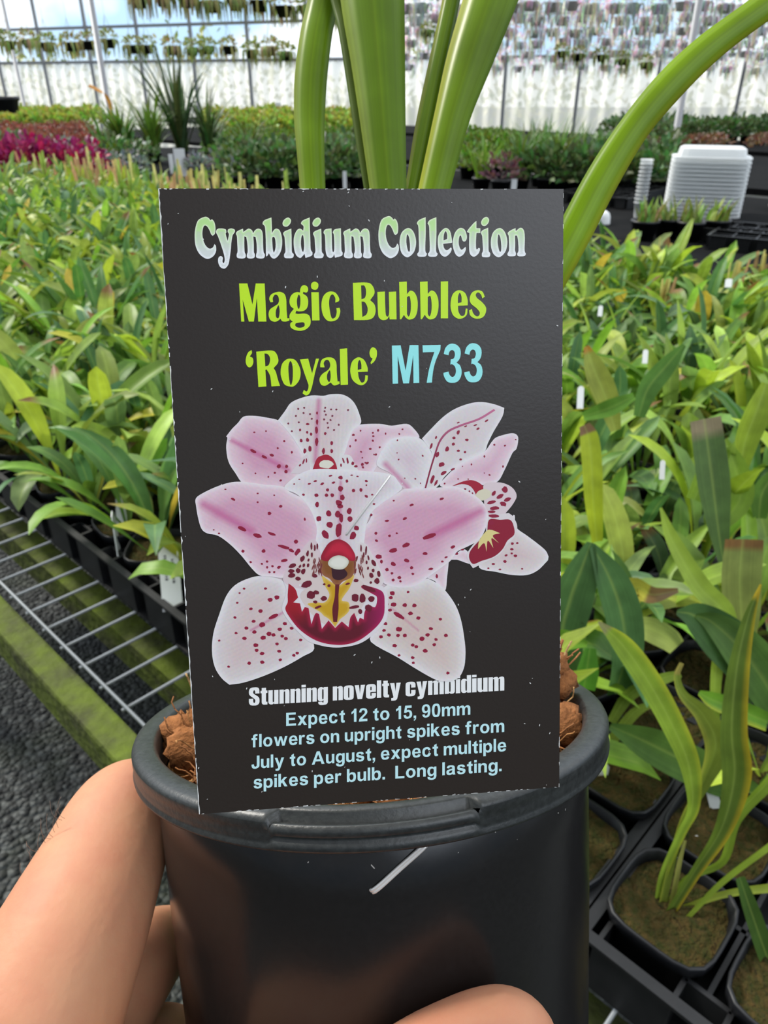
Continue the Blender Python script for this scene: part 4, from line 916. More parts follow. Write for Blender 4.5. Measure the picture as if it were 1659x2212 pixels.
patch(['650,400 680,330 740,250 830,215 920,250 980,320 1012,390 1005,440 940,435 860,390 780,400 720,445 665,435'], FC, lambda x, y, e: lerp3((0.34, 0.010, 0.03), (0.58, 0.018, 0.05), (e - 2) / 10 + (x - 725) / 90), 5)
patch(['725,460 760,410 830,385 900,400 942,440 930,490 880,530 800,530 740,500'], FC, lambda x, y, e: lerp3((0.62, 0.60, 0.48), (0.82, 0.80, 0.70), e / 6), 4)
tag(mb.build('flower_picture', M_PRINT, card, smooth=False), 'printed picture of three pink spotted orchid flowers')

# ------------------------------------------------------------------ staples
def wall_hit(px, py, lift=0.0006):
    lo, hi = 0.10, 0.21
    for _ in range(40):
        m = (lo + hi) / 2; p = pot_pt(px, py, m)
        if math.hypot(p.x, p.y) > wall_r(p.z) + lift: lo = m
        else: hi = m
    return pot_pt(px, py, hi)
mb = MB()
a = V((*on_card(747, 1156), 0)); b = V((*on_card(843, 1026), 0)); up = V((0, 0, 1))
mb.tube([a - up * 0.0012, a + up * 0.00010, a + up * 0.00035 + (b - a) * 0.03, b + up * 0.00035 - (b - a) * 0.03, b + up * 0.0001, b - up * 0.0012], 0.00023, 8)
st = mb.build('staple', M_STEEL, None, CW @ CF)
tag(st, 'thin steel staple through the printed flower on the black card', 'staple')
mb = MB()
for off in (0.0, 6.5):
    p = wall_hit(917 + off * 0.7, 1822 + off * 0.6, 0.0005); q = wall_hit(806 + off * 0.7, 1922 + off * 0.6, 0.0006)
    n1 = V((p.x, p.y, 0)).normalized()
    mb.tube(cr_pts([p - n1 * 0.002, p, p.lerp(q, 0.5) + n1 * 0.0001, q, q - n1 * 0.002], 5), 0.00040, 8)
st = mb.build('staple', M_STEEL, None, POTW)
tag(st, 'doubled steel staple on the pot wall below the rim', 'staple')

# ------------------------------------------------------------------ the hand
def skin_mat():
    m = mat('skin', (0.47, 0.235, 0.130), 0.55, 0.25, noise=(38, 0.6, (0.42, 0.155, 0.095)), bump=(420, 0.16, 0.0010), sss=0.25)
    return m
M_SKIN = skin_mat()
mb = MB()
def capsule(chain):
    pts = [pc(x, y, d) for x, y, d, r in chain]; rs = [r for *_, r in chain]
    V4 = [V((p.x, p.y, p.z, r)) for p, r in zip(pts, rs)]
    V4 = cr_pts(V4, 8)
    P = [V(v[:3]) for v in V4]; R_ = [v[3] for v in V4]
    mb.tube(P, R_, 20)
    mb.blob(P[0], R_[0], 20, 12); mb.blob(P[-1], R_[-1], 20, 12)
WR = (-150, 3100, 0.200, 0.030)
INDEX = [(60, 2230, 0.165, 0.0200), (150, 2030, 0.178, 0.0182), (215, 1880, 0.193, 0.0164), (277, 1752, 0.212, 0.0144), (345, 1740, 0.243, 0.0115), (440, 1755, 0.268, 0.0088)]
MIDDLE = [(30, 2450, 0.187, 0.0190), (180, 2240, 0.197, 0.0158), (292, 2085, 0.214, 0.0128), (365, 2030, 0.246, 0.0105), (460, 2030, 0.268, 0.0085)]
RING = [(120, 2640, 0.190, 0.0180), (245, 2430, 0.200, 0.0140), (325, 2272, 0.216, 0.0115), (390, 2245, 0.246, 0.0096), (470, 2240, 0.268, 0.0080)]
PINKY = [(180, 2780, 0.195, 0.0150), (300, 2620, 0.203, 0.0118), (360, 2490, 0.218, 0.0095), (410, 2450, 0.244, 0.0080), (470, 2440, 0.262, 0.0070)]
THUMB = [(20, 2780, 0.178, 0.0230), (400, 2590, 0.150, 0.0170), (740, 2460, 0.1455, 0.0132), (950, 2325, 0.1462, 0.0118), (1080, 2262, 0.1478, 0.0110), (1108, 2278, 0.1485, 0.0102)]
for ch in (INDEX, MIDDLE, RING, PINKY, THUMB): capsule(ch)
capsule([INDEX[0], (-60, 2650, 0.182, 0.026), WR])
capsule([MIDDLE[0], (-40, 2750, 0.192, 0.024), WR])
capsule([RING[0], PINKY[0], (0, 2950, 0.200, 0.024), WR])
capsule([INDEX[0], (60, 2450, 0.172, 0.021), THUMB[0]])
capsule([THUMB[0], (-80, 2950, 0.190, 0.028), WR])
capsule([WR, (-330, 3700, 0.235, 0.030), (-560, 4500, 0.29, 0.036)])
hand = mb.build('person', M_SKIN, None, CW)
r = hand.modifiers.new('one_surface', 'REMESH'); r.mode = 'VOXEL'; r.voxel_size = 0.0016; r.use_smooth_shade = True
sm = hand.modifiers.new('soften', 'SMOOTH'); sm.iterations = 10; sm.factor = 0.5
tag(hand, 'bare hand gripping the black pot, fingers behind and thumb across its front', 'person')
# thumb nail
mb = MB()
c0 = pc(1168, 2262, 0.1400)
nu = V((0.55, 0.75, 0.36)).normalized(); nt_ = V((1, -0.35, -0.1)); nt_ = (nt_ - nu * nt_.dot(nu)).normalized(); ns = nu.cross(nt_)
G = []
for i in range(9):
    row = []
    for k in range(9):
        u = -1 + i / 4; w = -1 + k / 4
        s = 1 - 0.18 * abs(u) ** 3
        row.append(mb.vert(c0 + nt_ * u * 0.0058 + ns * w * 0.0050 * s - nu * (0.0022 * w * w + 0.0008 * u * u)))
    G.append(row)
for i in range(8):
    for k in range(8): mb.face((G[i][k], G[i + 1][k], G[i + 1][k + 1], G[i][k + 1]))
nail = mb.build('fingernail', mat('nail', (0.56, 0.31, 0.22), 0.3, 0.4), hand)
sm = nail.modifiers.new('thick', 'SOLIDIFY'); sm.thickness = 0.0005
# hairs on the back of the hand
mb = MB(); rd = random.Random(4)
for x, y in ((104, 1752), (96, 1768), (88, 1778), (80, 1792), (72, 1806), (66, 1820), (58, 1838), (50, 1862), (44, 1878), (30, 1905), (20, 1925), (110, 1748), (84, 1788), (62, 1830)):
    p = pc(x + 30, y + 20, 0.186); pts = [p]
    d = V((-0.75, 0.5 + rd.uniform(-0.6, 0.4), 0.1)).normalized(); cu_ = rd.uniform(0.2, 0.6)
    for k in range(7):
        d = (d + V((0.15 + rd.uniform(-.2, .2), cu_ * 0.6, rd.uniform(-0.2, 0.2)))).normalized(); pts.append(pts[-1] + d * 0.0009)
    mb.tube(pts, 0.00005, 4)
mb.build('hair', mat('body_hair', (0.16, 0.10, 0.07), 0.5), hand)

# ------------------------------------------------------------------ the near bench
BU0, BU1 = -5.0, 1.6
bn = thing('bench', 'long mossy-railed bench topped with galvanised wire mesh under the packed orchids', 'bench', BM)
mb = MB(); mb.box((BU0, -0.148, 0.655), (BU1, -0.108, 0.722))
rl = mb.build('front_rail', M_MOSSWOOD, bn, smooth=False); rl['label'] = 'green algae-covered front rail'
bv = rl.modifiers.new('round', 'BEVEL'); bv.width = 0.006; bv.segments = 2
mb = MB(); mb.box((BU0, 2.12, 0.625), (BU1, 2.17, 0.722)); mb.build('rear_rail', M_MOSSWOOD, bn, smooth=False)
mb = MB(); mb.box((BU0, 0.00, 0.60), (BU1, 0.045, 0.66)); mb.build('inner_rail', M_MOSSWOOD, bn, smooth=False)
for u in (-4.6, -2.9, -1.2, 0.42, 1.5):
    for v in (-0.13, 2.14):
        mb = MB(); mb.box((u - 0.02, v - 0.02, 0.0), (u + 0.02, v + 0.02, 0.66)); mb.build('leg', M_MOSSWOOD, bn, smooth=False)
mb = MB()
for k in range(int((BU1 - BU0) / 0.0555)):
    u = BU0 + 0.01 + k * 0.0555
    mb.tube([V((u, -0.105, 0.729)), V((u, 2.16, 0.729))], 0.0022, 6)
for v in (-0.100, 0.12, 0.34, 0.56, 0.78, 1.0, 1.22, 1.44, 1.66, 1.88, 2.10):
    mb.tube([V((BU0, v, 0.7325)), V((BU1, v, 0.7325))], 0.0026, 6)
mb.build('wire_mesh', M_GALV, bn)

# trays of fifteen cells
def tray_mesh():
    mb = MB(); L_, D_ = 0.498, 0.298; zt, zb = 0.800, 0.737
    t = 0.004
    mb.box((0, 0, zt - 0.004), (L_, 0.010, zt)); mb.box((0, D_ - 0.010, zt - 0.004), (L_, D_, zt))
    mb.box((0, 0.010, zt - 0.004), (0.010, D_ - 0.010, zt)); mb.box((L_ - 0.010, 0.010, zt - 0.004), (L_, D_ - 0.010, zt))
    for v0, v1, s in ((0.004, 0.030, 1), (D_ - 0.004, D_ - 0.030, -1)):
        for k in range(5):
            u = 0.1 * k
            a, b = min(v0, v1), max(v0, v1)
            mb.box((u + 0.018, v0 if s > 0 else v0 - t, zb), (u + 0.082, v0 + t if s > 0 else v0, zt - 0.004))
            for uu in (u + 0.018, u + 0.082): mb.box((uu - t / 2, a, zb), (uu + t / 2, b, zt - 0.004))
            if k < 4: mb.box((u + 0.082, v1 - t / 2, zb), (u + 0.118, v1 + t / 2, zt - 0.004))
    for u in (0.004, L_ - 0.004): mb.box((u - t / 2, 0.010, zb), (u + t / 2, D_ - 0.010, zt - 0.004))
    for k in range(1, 5): mb.box((0.1 * k - 0.002, 0.03, zb), (0.1 * k + 0.002, D_ - 0.03, zt - 0.006))
    for k in range(1, 3): mb.box((0.006, 0.1 * k - 0.002, zb), (L_ - 0.006, 0.1 * k + 0.002, zt - 0.006))
    mb.box((0.004, 0.004, zb), (L_ - 0.004, D_ - 0.004, zb + 0.003))
    return mb
U0, V0 = -0.03, 0.02            # corner of the cell grid
def proj(p):
    q = CW.inverted() @ p
    return (FW / 2 + FPX * q.x / -q.z, FH / 2 - FPX * q.y / -q.z, -q.z) if q.z < -0.05 else (-9999, -9999, 0)
tray0 = None
for i in range(-9, 3):
    for j in range(7):
        u = U0 + 0.1 + i * 0.5; v = j * 0.3 + 0.001
        c = proj(bench(u + 0.25, v + 0.15, 0.8))
        near = [proj(bench(u + a, v + b, 0.8)) for a in (0, 0.5) for b in (0, 0.3)]
        if not any(-60 < p[0] < FW + 60 and 0 < p[1] < FH + 100 for p in near): continue
        M = BM @ Matrix.Translation((u, v, 0))
        lab = 'black ribbed plastic tray on the bench edge holding small pots' if j == 0 else 'black plastic tray hidden among the packed orchids'
        grp = 'trays along the bench edge' if j == 0 else 'trays further in on the bench'
        if tray0 is None:
            tray0 = tray_mesh().build('seedling_tray', M_TRAY, None, M, smooth=False); tag(tray0, lab, 'tray', grp)
        else:
            o = tray0.copy(); COL.objects.link(o); o.matrix_basis = M; o['label'] = lab; o['group'] = grp

# ------------------------------------------------------------------ small potted orchids
def rsq(h, n=28, pw_=4.0):
    out = []
    for k in range(n):
        t = 2 * math.pi * k / n; c, s = math.cos(t), math.sin(t)
        r = (abs(c) ** pw_ + abs(s) ** pw_) ** (-1 / pw_)
        out.append((h * r * c, h * r * s))
    return out
def small_pot_mesh():
    mb = MB()
    R = []
    for h, z in ((0.030, 0.0), (0.034, 0.0), (0.0415, 0.052), (0.0445, 0.053), (0.0455, 0.064), (0.0445, 0.0655), (0.0425, 0.0645), (0.0405, 0.050)):
        R.append([V((x, y, z)) for x, y in rsq(h)])
    mb.rings(R, True, False)
    return mb
def soil_mesh():
    mb = MB(); r = random.Random(2); R = []
    n = 28
    for i in range(7):
        R.append([mb.vert((x, y, 0.053 + r.uniform(-0.003, 0.004))) for x, y in rsq(0.0412 * (1 - i / 6.6), n)])
    for a, b in zip(R, R[1:]):
        for k in range(n): mb.face((a[k], a[(k + 1) % n], b[(k + 1) % n], b[k]))
    mb.face(R[-1]); return mb
ME_POT = small_pot_mesh().build('plastic_pot', M_SMALLPOT); ME_SOIL = soil_mesh().build('potting_mix', M_MOSS)
def take_mesh(o):
    me = o.data; bpy.data.objects.remove(o); return me
ME_POT = take_mesh(ME_POT); ME_SOIL = take_mesh(ME_SOIL)

GREENS = [(0.145, 0.265, 0.028), (0.175, 0.31, 0.033), (0.23, 0.37, 0.045), (0.105, 0.215, 0.042), (0.080, 0.165, 0.055), (0.30, 0.43, 0.055), (0.165, 0.28, 0.075)]
YEL = [(0.44, 0.52, 0.045), (0.52, 0.50, 0.06), (0.42, 0.52, 0.09)]
BRN = (0.22, 0.11, 0.03)
def leaf_profile(n, wmax, stem, kind):
    out = []
    for i in range(n):
        t = i / (n - 1)
        if t < stem: w = 0.16 + 0.10 * t / stem
        else:
            s = (t - stem) / (1 - stem)
            w = 0.26 + 0.74 * math.sin(min(1, s * 1.9) * math.pi / 2) if s < 0.55 else 1.0
            if s > 0.55:
                e_ = (s - 0.55) / 0.45
                w = math.sqrt(max(0.0, 1 - e_ ** 2.2)) if kind == 0 else max(0.0, 1 - e_ ** 1.5)
        out.append(max(w, 0.03) * wmax)
    return out
def foliage_geo(seed, n, cross=5, seg=9, tall=1.0, hue=None, spread=1.0):
    r = random.Random(seed); mb = MB()
    for k in range(n):
        az = 2.4 * k + r.uniform(-0.5, 0.5); L_ = r.uniform(0.12, 0.215) * tall; w = r.uniform(0.0105, 0.0185)
        el = r.uniform(math.radians(48), math.radians(86)); droop = r.uniform(0.2, 1.5) * spread
        rad = r.uniform(0.0, 0.012); p = V((rad * math.cos(az), rad * math.sin(az), 0.050))
        pts = [p.copy()]; tw = r.uniform(-0.5, 0.5)
        for s in range(seg):
            t = (s + 1) / seg
            e_ = el - droop * t * t * 1.3
            aa = az + tw * t
            p = p + V((math.cos(e_) * math.cos(aa), math.cos(e_) * math.sin(aa), math.sin(e_))) * (L_ / seg)
            if math.hypot(p.x, p.y) > 0.13: pass
            pts.append(p.copy())
        kind = 0 if r.random() < 0.6 else 1
        hw = leaf_profile(seg + 1, w, r.uniform(0.18, 0.34), kind)
        c = r.choice(GREENS); x = r.random()
        if hue: c = lerp3(c, hue, 0.35)
        if x < 0.07: c = r.choice(YEL)
        c = tuple(v * r.uniform(0.85, 1.2) for v in c)
        tip = (0.86, BRN) if r.random() < 0.06 else None
        side = V((-math.sin(az), math.cos(az), 0)) + V((0, 0, r.uniform(-0.5, 0.5)))
        mb.leaf(pts, hw, side, r.uniform(0.15, 0.45), cross, c, None, tip)
    return mb
FOL = []
for s in range(16):
    hue = (None, (0.30, 0.42, 0.03), None, (0.07, 0.15, 0.05))[s % 4]
    FOL.append(take_mesh(foliage_geo(100 + s, 7 + s % 5, 5, 10, 1.0 + 0.1 * (s % 3), hue).build('foliage', M_LEAF)))
FOL_TALL = []
for s in range(4):
    g = foliage_geo(400 + s, 6, 5, 9, 1.0, None); q_ = random.Random(400 + s)
    for k in range(5):                                   # upright tan and yellow blades
        a_ = q_.uniform(0, 6.28); h_ = q_.uniform(0.13, 0.19); p_ = V((q_.uniform(-.02, .02), q_.uniform(-.02, .02), 0.05)); d_ = V((q_.uniform(-.15, .15), q_.uniform(-.15, .15), 1)) * h_
        g.leaf([p_ + d_ * (t / 5) for t in range(6)], [0.004, 0.006, 0.007, 0.007, 0.006, 0.004], V((math.cos(a_), math.sin(a_), 0)), 0.4, 3, q_.choice([(0.50, 0.40, 0.12), (0.44, 0.26, 0.13), (0.52, 0.48, 0.16)]))
    FOL_TALL.append(take_mesh(g.build('foliage', M_LEAF)))
FOL_SMALL = [take_mesh(foliage_geo(300 + s, 4, 5, 9, 0.62).build('foliage', M_LEAF)) for s in range(3)]
def link(name, me, parent):
    o = bpy.data.objects.new(name, me); COL.objects.link(o); o.parent = parent; return o
def plant(M, fol, label, group=None, pot=True):
    t = thing('potted_seedling', label, 'potted plant', M, group)
    if pot: link('plastic_pot', ME_POT, t); link('potting_mix', ME_SOIL, t)
    if fol is not None: link('foliage', fol, t)
    return t
POT_Z = 0.7465
def cell(i, j): return (U0 + 0.05 + 0.1 * i, V0 + 0.05 + 0.1 * j)
# which cells carry a plant of their own (nearest in view) and which melt into the mass behind
HERO = {}
cells = []
rc = random.Random(21)
for i in range(-48, 13):
    for j in range(0, 21):
        u, v = cell(i, j); P = bench(u, v, 0.86); q = proj(P)
        if not (-130 < q[0] < FW + 150 and 200 < q[1] < FH + 260): continue
        cells.append((q[2], i, j, q))
cells.sort()
BARE = {(5, 1), (6, 1), (5, 0), (6, 2), (5, 2), (4, 0), (4, 1), (5, 3), (7, 1)}
HEROCELLS = {(6, 0), (7, 0), (8, 0)}
def behind_card(q): return 380 < q[0] < 1190 and 480 < q[1] < 2100
solo = []; mass = []
for d, i, j, q in cells:
    if (i, j) in HEROCELLS: continue
    if behind_card(q): mass.append((i, j)); continue
    (solo if len(solo) < 285 else mass).append((i, j))
ALLP = 'small strap-leaved orchid in a black pot among the packed rows on the bench'
for i, j in solo:
    u, v = cell(i, j)
    M = BM @ TR(u + rc.uniform(-.004, .004), v + rc.uniform(-.004, .004), POT_Z, rc.uniform(0, 6.28), 1.0)
    if (i, j) in BARE:
        M = BM @ TR(u, v, POT_Z, rc.choice((0, 1.5708, 3.1416)), 1.0)
        plant(M, FOL_SMALL[rc.randrange(3)] if rc.random() < 0.25 else None, 'black square pot of brown and green moss with hardly any leaves, beside the held pot', 'nearly bare pots')
    else:
        k = rc.randrange(16); s = rc.uniform(0.85, 1.12)
        t = plant(M, None, ALLP, 'packed orchids on the bench')
        f = link('foliage', FOL_TALL[k % 4] if (j >= 16 and rc.random() < 0.2) else FOL[k], t); f.scale = (s, s, s * rc.uniform(0.9, 1.1))
mb = MB()
low = [foliage_geo(500 + s, 8 + s % 3, 3, 6, 1.05, (None, (0.30, 0.42, 0.03))[s % 2]) for s in range(10)]
tall = []
for s in range(6):
    g = foliage_geo(600 + s, 6, 3, 6, 1.0, None); q_ = random.Random(600 + s)
    for k in range(4):
        a_ = q_.uniform(0, 6.28); h_ = q_.uniform(0.15, 0.24); p_ = V((q_.uniform(-.03, .03), q_.uniform(-.03, .03), 0.05)); d_ = V((q_.uniform(-.15, .15), q_.uniform(-.15, .15), 1)) * h_
        g.leaf([p_ + d_ * (t / 5) for t in range(6)], [0.006, 0.009, 0.010, 0.010, 0.009, 0.006], V((math.cos(a_), math.sin(a_), 0)), 0.4, 3, q_.choice([(0.54, 0.44, 0.16), (0.48, 0.28, 0.15), (0.55, 0.52, 0.20), (0.30, 0.42, 0.08)]))
    tall.append(g)
for i, j in mass:
    u, v = cell(i, j); g = tall[rc.randrange(6)] if (j >= 17 and i < -18 and rc.random() < 0.45) else low[rc.randrange(10)]; M = BM @ TR(u, v, POT_Z, rc.uniform(0, 6.28), rc.uniform(0.9, 1.12)); b = len(mb.v)
    for p, c, a in zip(g.v, g.c, g.a): mb.vert(M @ V(p), c, *a)
    for f in g.f: mb.face([b + x for x in f])
tag(mb.build('orchid_foliage', M_LEAF), 'dense mass of small orchid leaves further back on the bench', 'orchids', kind='stuff')
print('plants', len(solo), len(mass))

# ---- nearest plants, leaf by leaf
def hero(ij, leaves, label, pot=True):
    """leaves: (centre line [(px, py, depth)], half widths in photograph points, colour, edge, tip, fold)"""
    u, v = cell(*ij); M = BM @ TR(u, v, POT_Z, 0.0, 1.0); MI = M.inverted()
    t = plant(M, None, label, None, pot)
    mb = MB()
    for line, hw, col, edge, tip, fold in leaves:
        P = [MI @ pw(*p) for p in line]
        Wd = [V((h * p[2] / FPX, 0, 0)) for h, p in zip(hw, line)]
        a, b = pw(*line[0]), pw(*line[-1])
        ax = (MI.to_3x3() @ (CW.to_3x3() @ V((0, 0, -1)))).normalized()
        tg = (P[-1] - P[0]).normalized(); side = tg.cross(ax).normalized()
        mb.leaf(cr_pts(P, 6), [w.x for w in cr_pts(Wd, 6)], side, fold, 5, col, edge, tip)
    mb.build('foliage', M_LEAF, t)
    return t
YE = (0.46, 0.52, 0.04)
hero((6, 0), [
    ([(1438, 1985, .625), (1500, 1885, .615), (1560, 1790, .605), (1588, 1680, .595), (1582, 1580, .585), (1592, 1450, .575), (1615, 1340, .570), (1643, 1262, .566)], [11, 13, 20, 31, 29, 24, 14, 2], (0.105, 0.165, 0.020), (-1, (0.50, 0.38, 0.02)), (0.93, (0.48, 0.34, 0.02)), 0.4),
    ([(1420, 1965, .635), (1432, 1890, .630), (1470, 1800, .620), (1497, 1740, .612), (1488, 1650, .602), (1450, 1560, .590), (1400, 1470, .580), (1345, 1393, .572), (1293, 1343, .566)], [9, 10, 11, 14, 22, 25, 26, 22, 3], (0.24, 0.36, 0.035), (-1, YE), (0.95, (0.25, 0.25, 0.10)), 0.4),
    ([(1425, 1975, .632), (1470, 1790, .625), (1520, 1690, .615), (1548, 1610, .610), (1520, 1545, .605), (1475, 1500, .602), (1462, 1460, .600), (1472, 1432, .598)], [8, 9, 15, 28, 20, 10, 7, 5], (0.23, 0.30, 0.04), (1, (0.40, 0.42, 0.06)), (0.86, (0.36, 0.30, 0.07)), 0.4),
    ([(1430, 1980, .632), (1480, 1900, .628), (1560, 1860, .622), (1590, 1770, .615), (1660, 1690, .605), (1740, 1600, .60)], [8, 8, 9, 11, 14, 16], (0.24, 0.36, 0.03), None, None, 0.4),
    ([(1482, 1985, .620), (1560, 1905, .612), (1659, 1830, .600), (1740, 1770, .595)], [5, 7, 8, 10], (0.30, 0.42, 0.04), None, None, 0.3),
    ([(1475, 1962, .628), (1560, 1932, .622), (1659, 1918, .615), (1740, 1915, .61)], [7, 8, 10, 11], (0.34, 0.42, 0.05), None, None, 0.3),
    ([(1440, 1990, .626), (1455, 1930, .624), (1468, 1860, .622), (1480, 1815, .621)], [5, 6, 5, 3], (0.30, 0.30, 0.07), None, None, 0.3),
  ], 'small orchid with a tall yellow-edged leaf, in the mossy pot nearest the tray corner')
hero((7, 0), [
    ([(1720, 2240, .60), (1690, 2150, .592), (1655, 2060, .585), (1620, 1960, .580), (1598, 1895, .578)], [12, 17, 20, 17, 10], (0.060, 0.125, 0.020), None, None, 0.3),
    ([(1700, 2150, .61), (1750, 2000, .60), (1800, 1850, .59)], [8, 16, 10], (0.12, 0.22, 0.02), None, None, 0.3),
  ], 'small orchid with a dark blade bending over its white label, beside the yellow-edged one')
hero((8, 0), [], 'small black pot without leaves, third along the tray edge past the held pot')
DKG = (0.062, 0.135, 0.040); MDG = (0.095, 0.19, 0.035)
hero((6, 3), [
    ([(1640, 1720, .72), (1560, 1685, .70), (1480, 1645, .685), (1400, 1605, .675), (1318, 1568, .67)], [20, 36, 42, 36, 8], MDG, None, None, 0.25),
    ([(1640, 1500, .72), (1600, 1420, .70), (1550, 1370, .69), (1500, 1330, .68), (1462, 1322, .675)], [30, 52, 50, 32, 6], DKG, None, None, 0.3),
    ([(1700, 1560, .72), (1659, 1480, .70), (1600, 1400, .69), (1540, 1345, .685), (1505, 1330, .68)], [40, 52, 46, 24, 6], MDG, None, None, 0.3),
    ([(1659, 1560, .70), (1600, 1535, .69), (1540, 1512, .685), (1510, 1496, .68)], [20, 22, 18, 6], (0.16, 0.34, 0.03), (1, YE), None, 0.3),
    ([(1560, 1700, .72), (1545, 1560, .71), (1548, 1440, .70), (1570, 1335, .69), (1510, 1265, .685), (1452, 1165, .68), (1427, 1097, .675)], [8, 10, 14, 20, 22, 15, 3], (0.30, 0.42, 0.05), None, None, 0.3),
  ], 'orchid with broad dark crossing leaves behind the yellow-edged one')
hero((5, 3), [
    ([(1330, 1500, .74), (1352, 1420, .72), (1345, 1330, .71), (1318, 1250, .70), (1280, 1180, .695)], [22, 34, 40, 34, 8], (0.080, 0.175, 0.055), None, None, 0.35),
    ([(1240, 1560, .74), (1215, 1390, .72), (1232, 1300, .71), (1255, 1235, .70), (1277, 1172, .695)], [26, 42, 46, 36, 10], DKG, None, None, 0.35),
    ([(1262, 1490, .70), (1268, 1450, .69), (1275, 1400, .685)], [22, 24, 12], (0.10, 0.28, 0.03), None, None, 0.3),
    ([(1180, 1385, .70), (1225, 1382, .69), (1268, 1392, .685)], [16, 22, 6], (0.16, 0.34, 0.03), None, None, 0.3),
    ([(1320, 1560, .73), (1360, 1500, .72), (1420, 1470, .71), (1470, 1455, .705)], [10, 14, 14, 8], (0.26, 0.36, 0.05), None, None, 0.3),
    ([(1320, 1600, .73), (1370, 1540, .72), (1410, 1520, .715)], [12, 12, 6], (0.28, 0.38, 0.05), None, None, 0.3),
  ], 'orchid with hanging dark oval leaves just behind the pot rim')
hero((7, 3), [
    ([(1605, 1420, .80), (1603, 1330, .78), (1600, 1250, .77), (1606, 1165, .765)], [20, 38, 44, 42], (0.22, 0.26, 0.06), None, (0.90, BRN), 0.15),
    ([(1360, 1352, .80), (1400, 1358, .79), (1440, 1378, .785), (1462, 1398, .78)], [14, 26, 26, 20], (0.36, 0.44, 0.11), None, None, 0.2),
    ([(1360, 1300, .82), (1375, 1270, .81), (1410, 1285, .80), (1465, 1275, .80)], [22, 26, 18, 5], (0.46, 0.42, 0.06), None, (0.6, (0.20, 0.12, 0.05)), 0.3),
    ([(1565, 1230, .84), (1552, 1140, .83), (1540, 1040, .82), (1522, 905, .81)], [8, 24, 36, 34], (0.085, 0.15, 0.04), None, (0.92, (0.30, 0.24, 0.14)), 0.2),
  ], 'orchid with an olive leaf cut off square at the tip, behind the broad dark leaves')
hero((5, 6), [
    ([(1290, 1170, .95), (1282, 1080, .93), (1278, 1000, .92), (1272, 945, .915), (1262, 918, .912)], [12, 20, 22, 20, 12], (0.42, 0.50, 0.03), None, (0.80, (0.24, 0.14, 0.07)), 0.2),
    ([(1330, 930, 1.0), (1310, 860, .99), (1285, 800, .98), (1266, 748, .975)], [12, 26, 24, 6], (0.28, 0.32, 0.05), None, (0.90, (0.50, 0.24, 0.03)), 0.25),
    ([(1260, 900, 1.0), (1320, 880, .98), (1370, 855, .97)], [10, 18, 8], (0.14, 0.30, 0.04), None, None, 0.25),
    ([(1380, 900, 1.0), (1400, 840, .99), (1440, 790, .98), (1478, 745, .97)], [12, 22, 20, 5], (0.10, 0.22, 0.04), None, None, 0.25),
  ], 'orchid with a yellow leaf browned at its cut tip beside the card')
hero((8, 6), [
    ([(1600, 1010, .92), (1612, 950, .91), (1635, 890, .90), (1656, 828, .895)], [16, 26, 28, 12], (0.26, 0.36, 0.03), None, None, 0.3),
    ([(1500, 1080, .92), (1530, 1020, .91), (1560, 990, .90), (1575, 975, .895)], [20, 24, 14, 4], (0.24, 0.38, 0.04), None, None, 0.35),
    ([(1540, 1150, .92), (1600, 1080, .91), (1590, 1010, .90), (1565, 950, .895)], [14, 24, 22, 6], (0.22, 0.34, 0.04), None, None, 0.35),
    ([(1640, 1120, .92), (1650, 1060, .91), (1700, 1000, .90)], [14, 26, 10], (0.10, 0.20, 0.03), None, None, 0.3),
  ], 'orchid with a folded bright yellow-green blade among the leaves behind the pot')

# white plant labels
def label_geo(w=0.020, h=0.058):
    m = MB(); c = 0.006; t = 0.0004
    o = [(-w / 2, -h), (w / 2, -h), (w / 2, -c), (w / 2 - c, 0), (-w / 2 + c, 0), (-w / 2, -c)]
    A = [m.vert((x, y, t)) for x, y in o]; B = [m.vert((x, y, -t)) for x, y in o]
    m.face(A); m.face(B[::-1])
    for k in range(6): m.face((A[k], B[k], B[(k + 1) % 6], A[(k + 1) % 6]))
    return m
ME_LAB = take_mesh(label_geo().build('stake', M_LABEL, smooth=False))
def ink_geo():
    m = MB(); r = random.Random(8)
    for row, (y0, y1) in ((-0.0035, (-0.030, -0.008)), (0.0035, (-0.034, -0.012))):
        y = y1
        while y > y0:
            d = r.uniform(0.0012, 0.0026)
            m.face([m.vert(p) for p in ((row - 0.0014, y, 0.00055), (row - 0.0014, y - d, 0.00055), (row + 0.0014 * r.uniform(0.3, 1), y - d, 0.00055), (row + 0.0014, y, 0.00055))])
            y -= d + 0.0007
    return m
ME_INK = take_mesh(ink_geo().build('print', M_INK, smooth=False))
def plant_label(top, base, d0, d1, label, wide=1.0, face=None, ink=True):
    """a stake from its top edge to where it enters the mix"""
    a, b = pw(*top, d0), pw(*base, d1)
    y = (a - b); L_ = y.length; y.normalize()
    f = face or (CW.translation - a).normalized(); z = (f - y * f.dot(y)).normalized(); x = y.cross(z)
    s = L_ / 0.050
    M = Matrix(((x.x * s * wide, y.x * s, z.x * s, a.x), (x.y * s * wide, y.y * s, z.y * s, a.y), (x.z * s * wide, y.z * s, z.z * s, a.z), (0, 0, 0, 1)))
    t = thing('plant_label', label, 'label', M, 'white plant labels')
    link('stake', ME_LAB, t)
    if ink: link('print', ME_INK, t)
    return t
plant_label((1352, 1930), (1385, 2040), .655, .652, 'white plastic label with grey print in the pot of the yellow-edged orchid', 1.15)
plant_label((1602, 2102), (1640, 2220), .640, .645, 'white plastic label with grey print in the second pot along the tray edge', 1.15)
plant_label((1512, 1808), (1487, 1880), .680, .690, 'white label leaning behind the stems of the yellow-edged orchid', 1.0, None, False)
plant_label((1535, 1700), (1545, 1740), .70, .705, 'tip of a white label behind the broad dark leaves', 1.2, None, False)
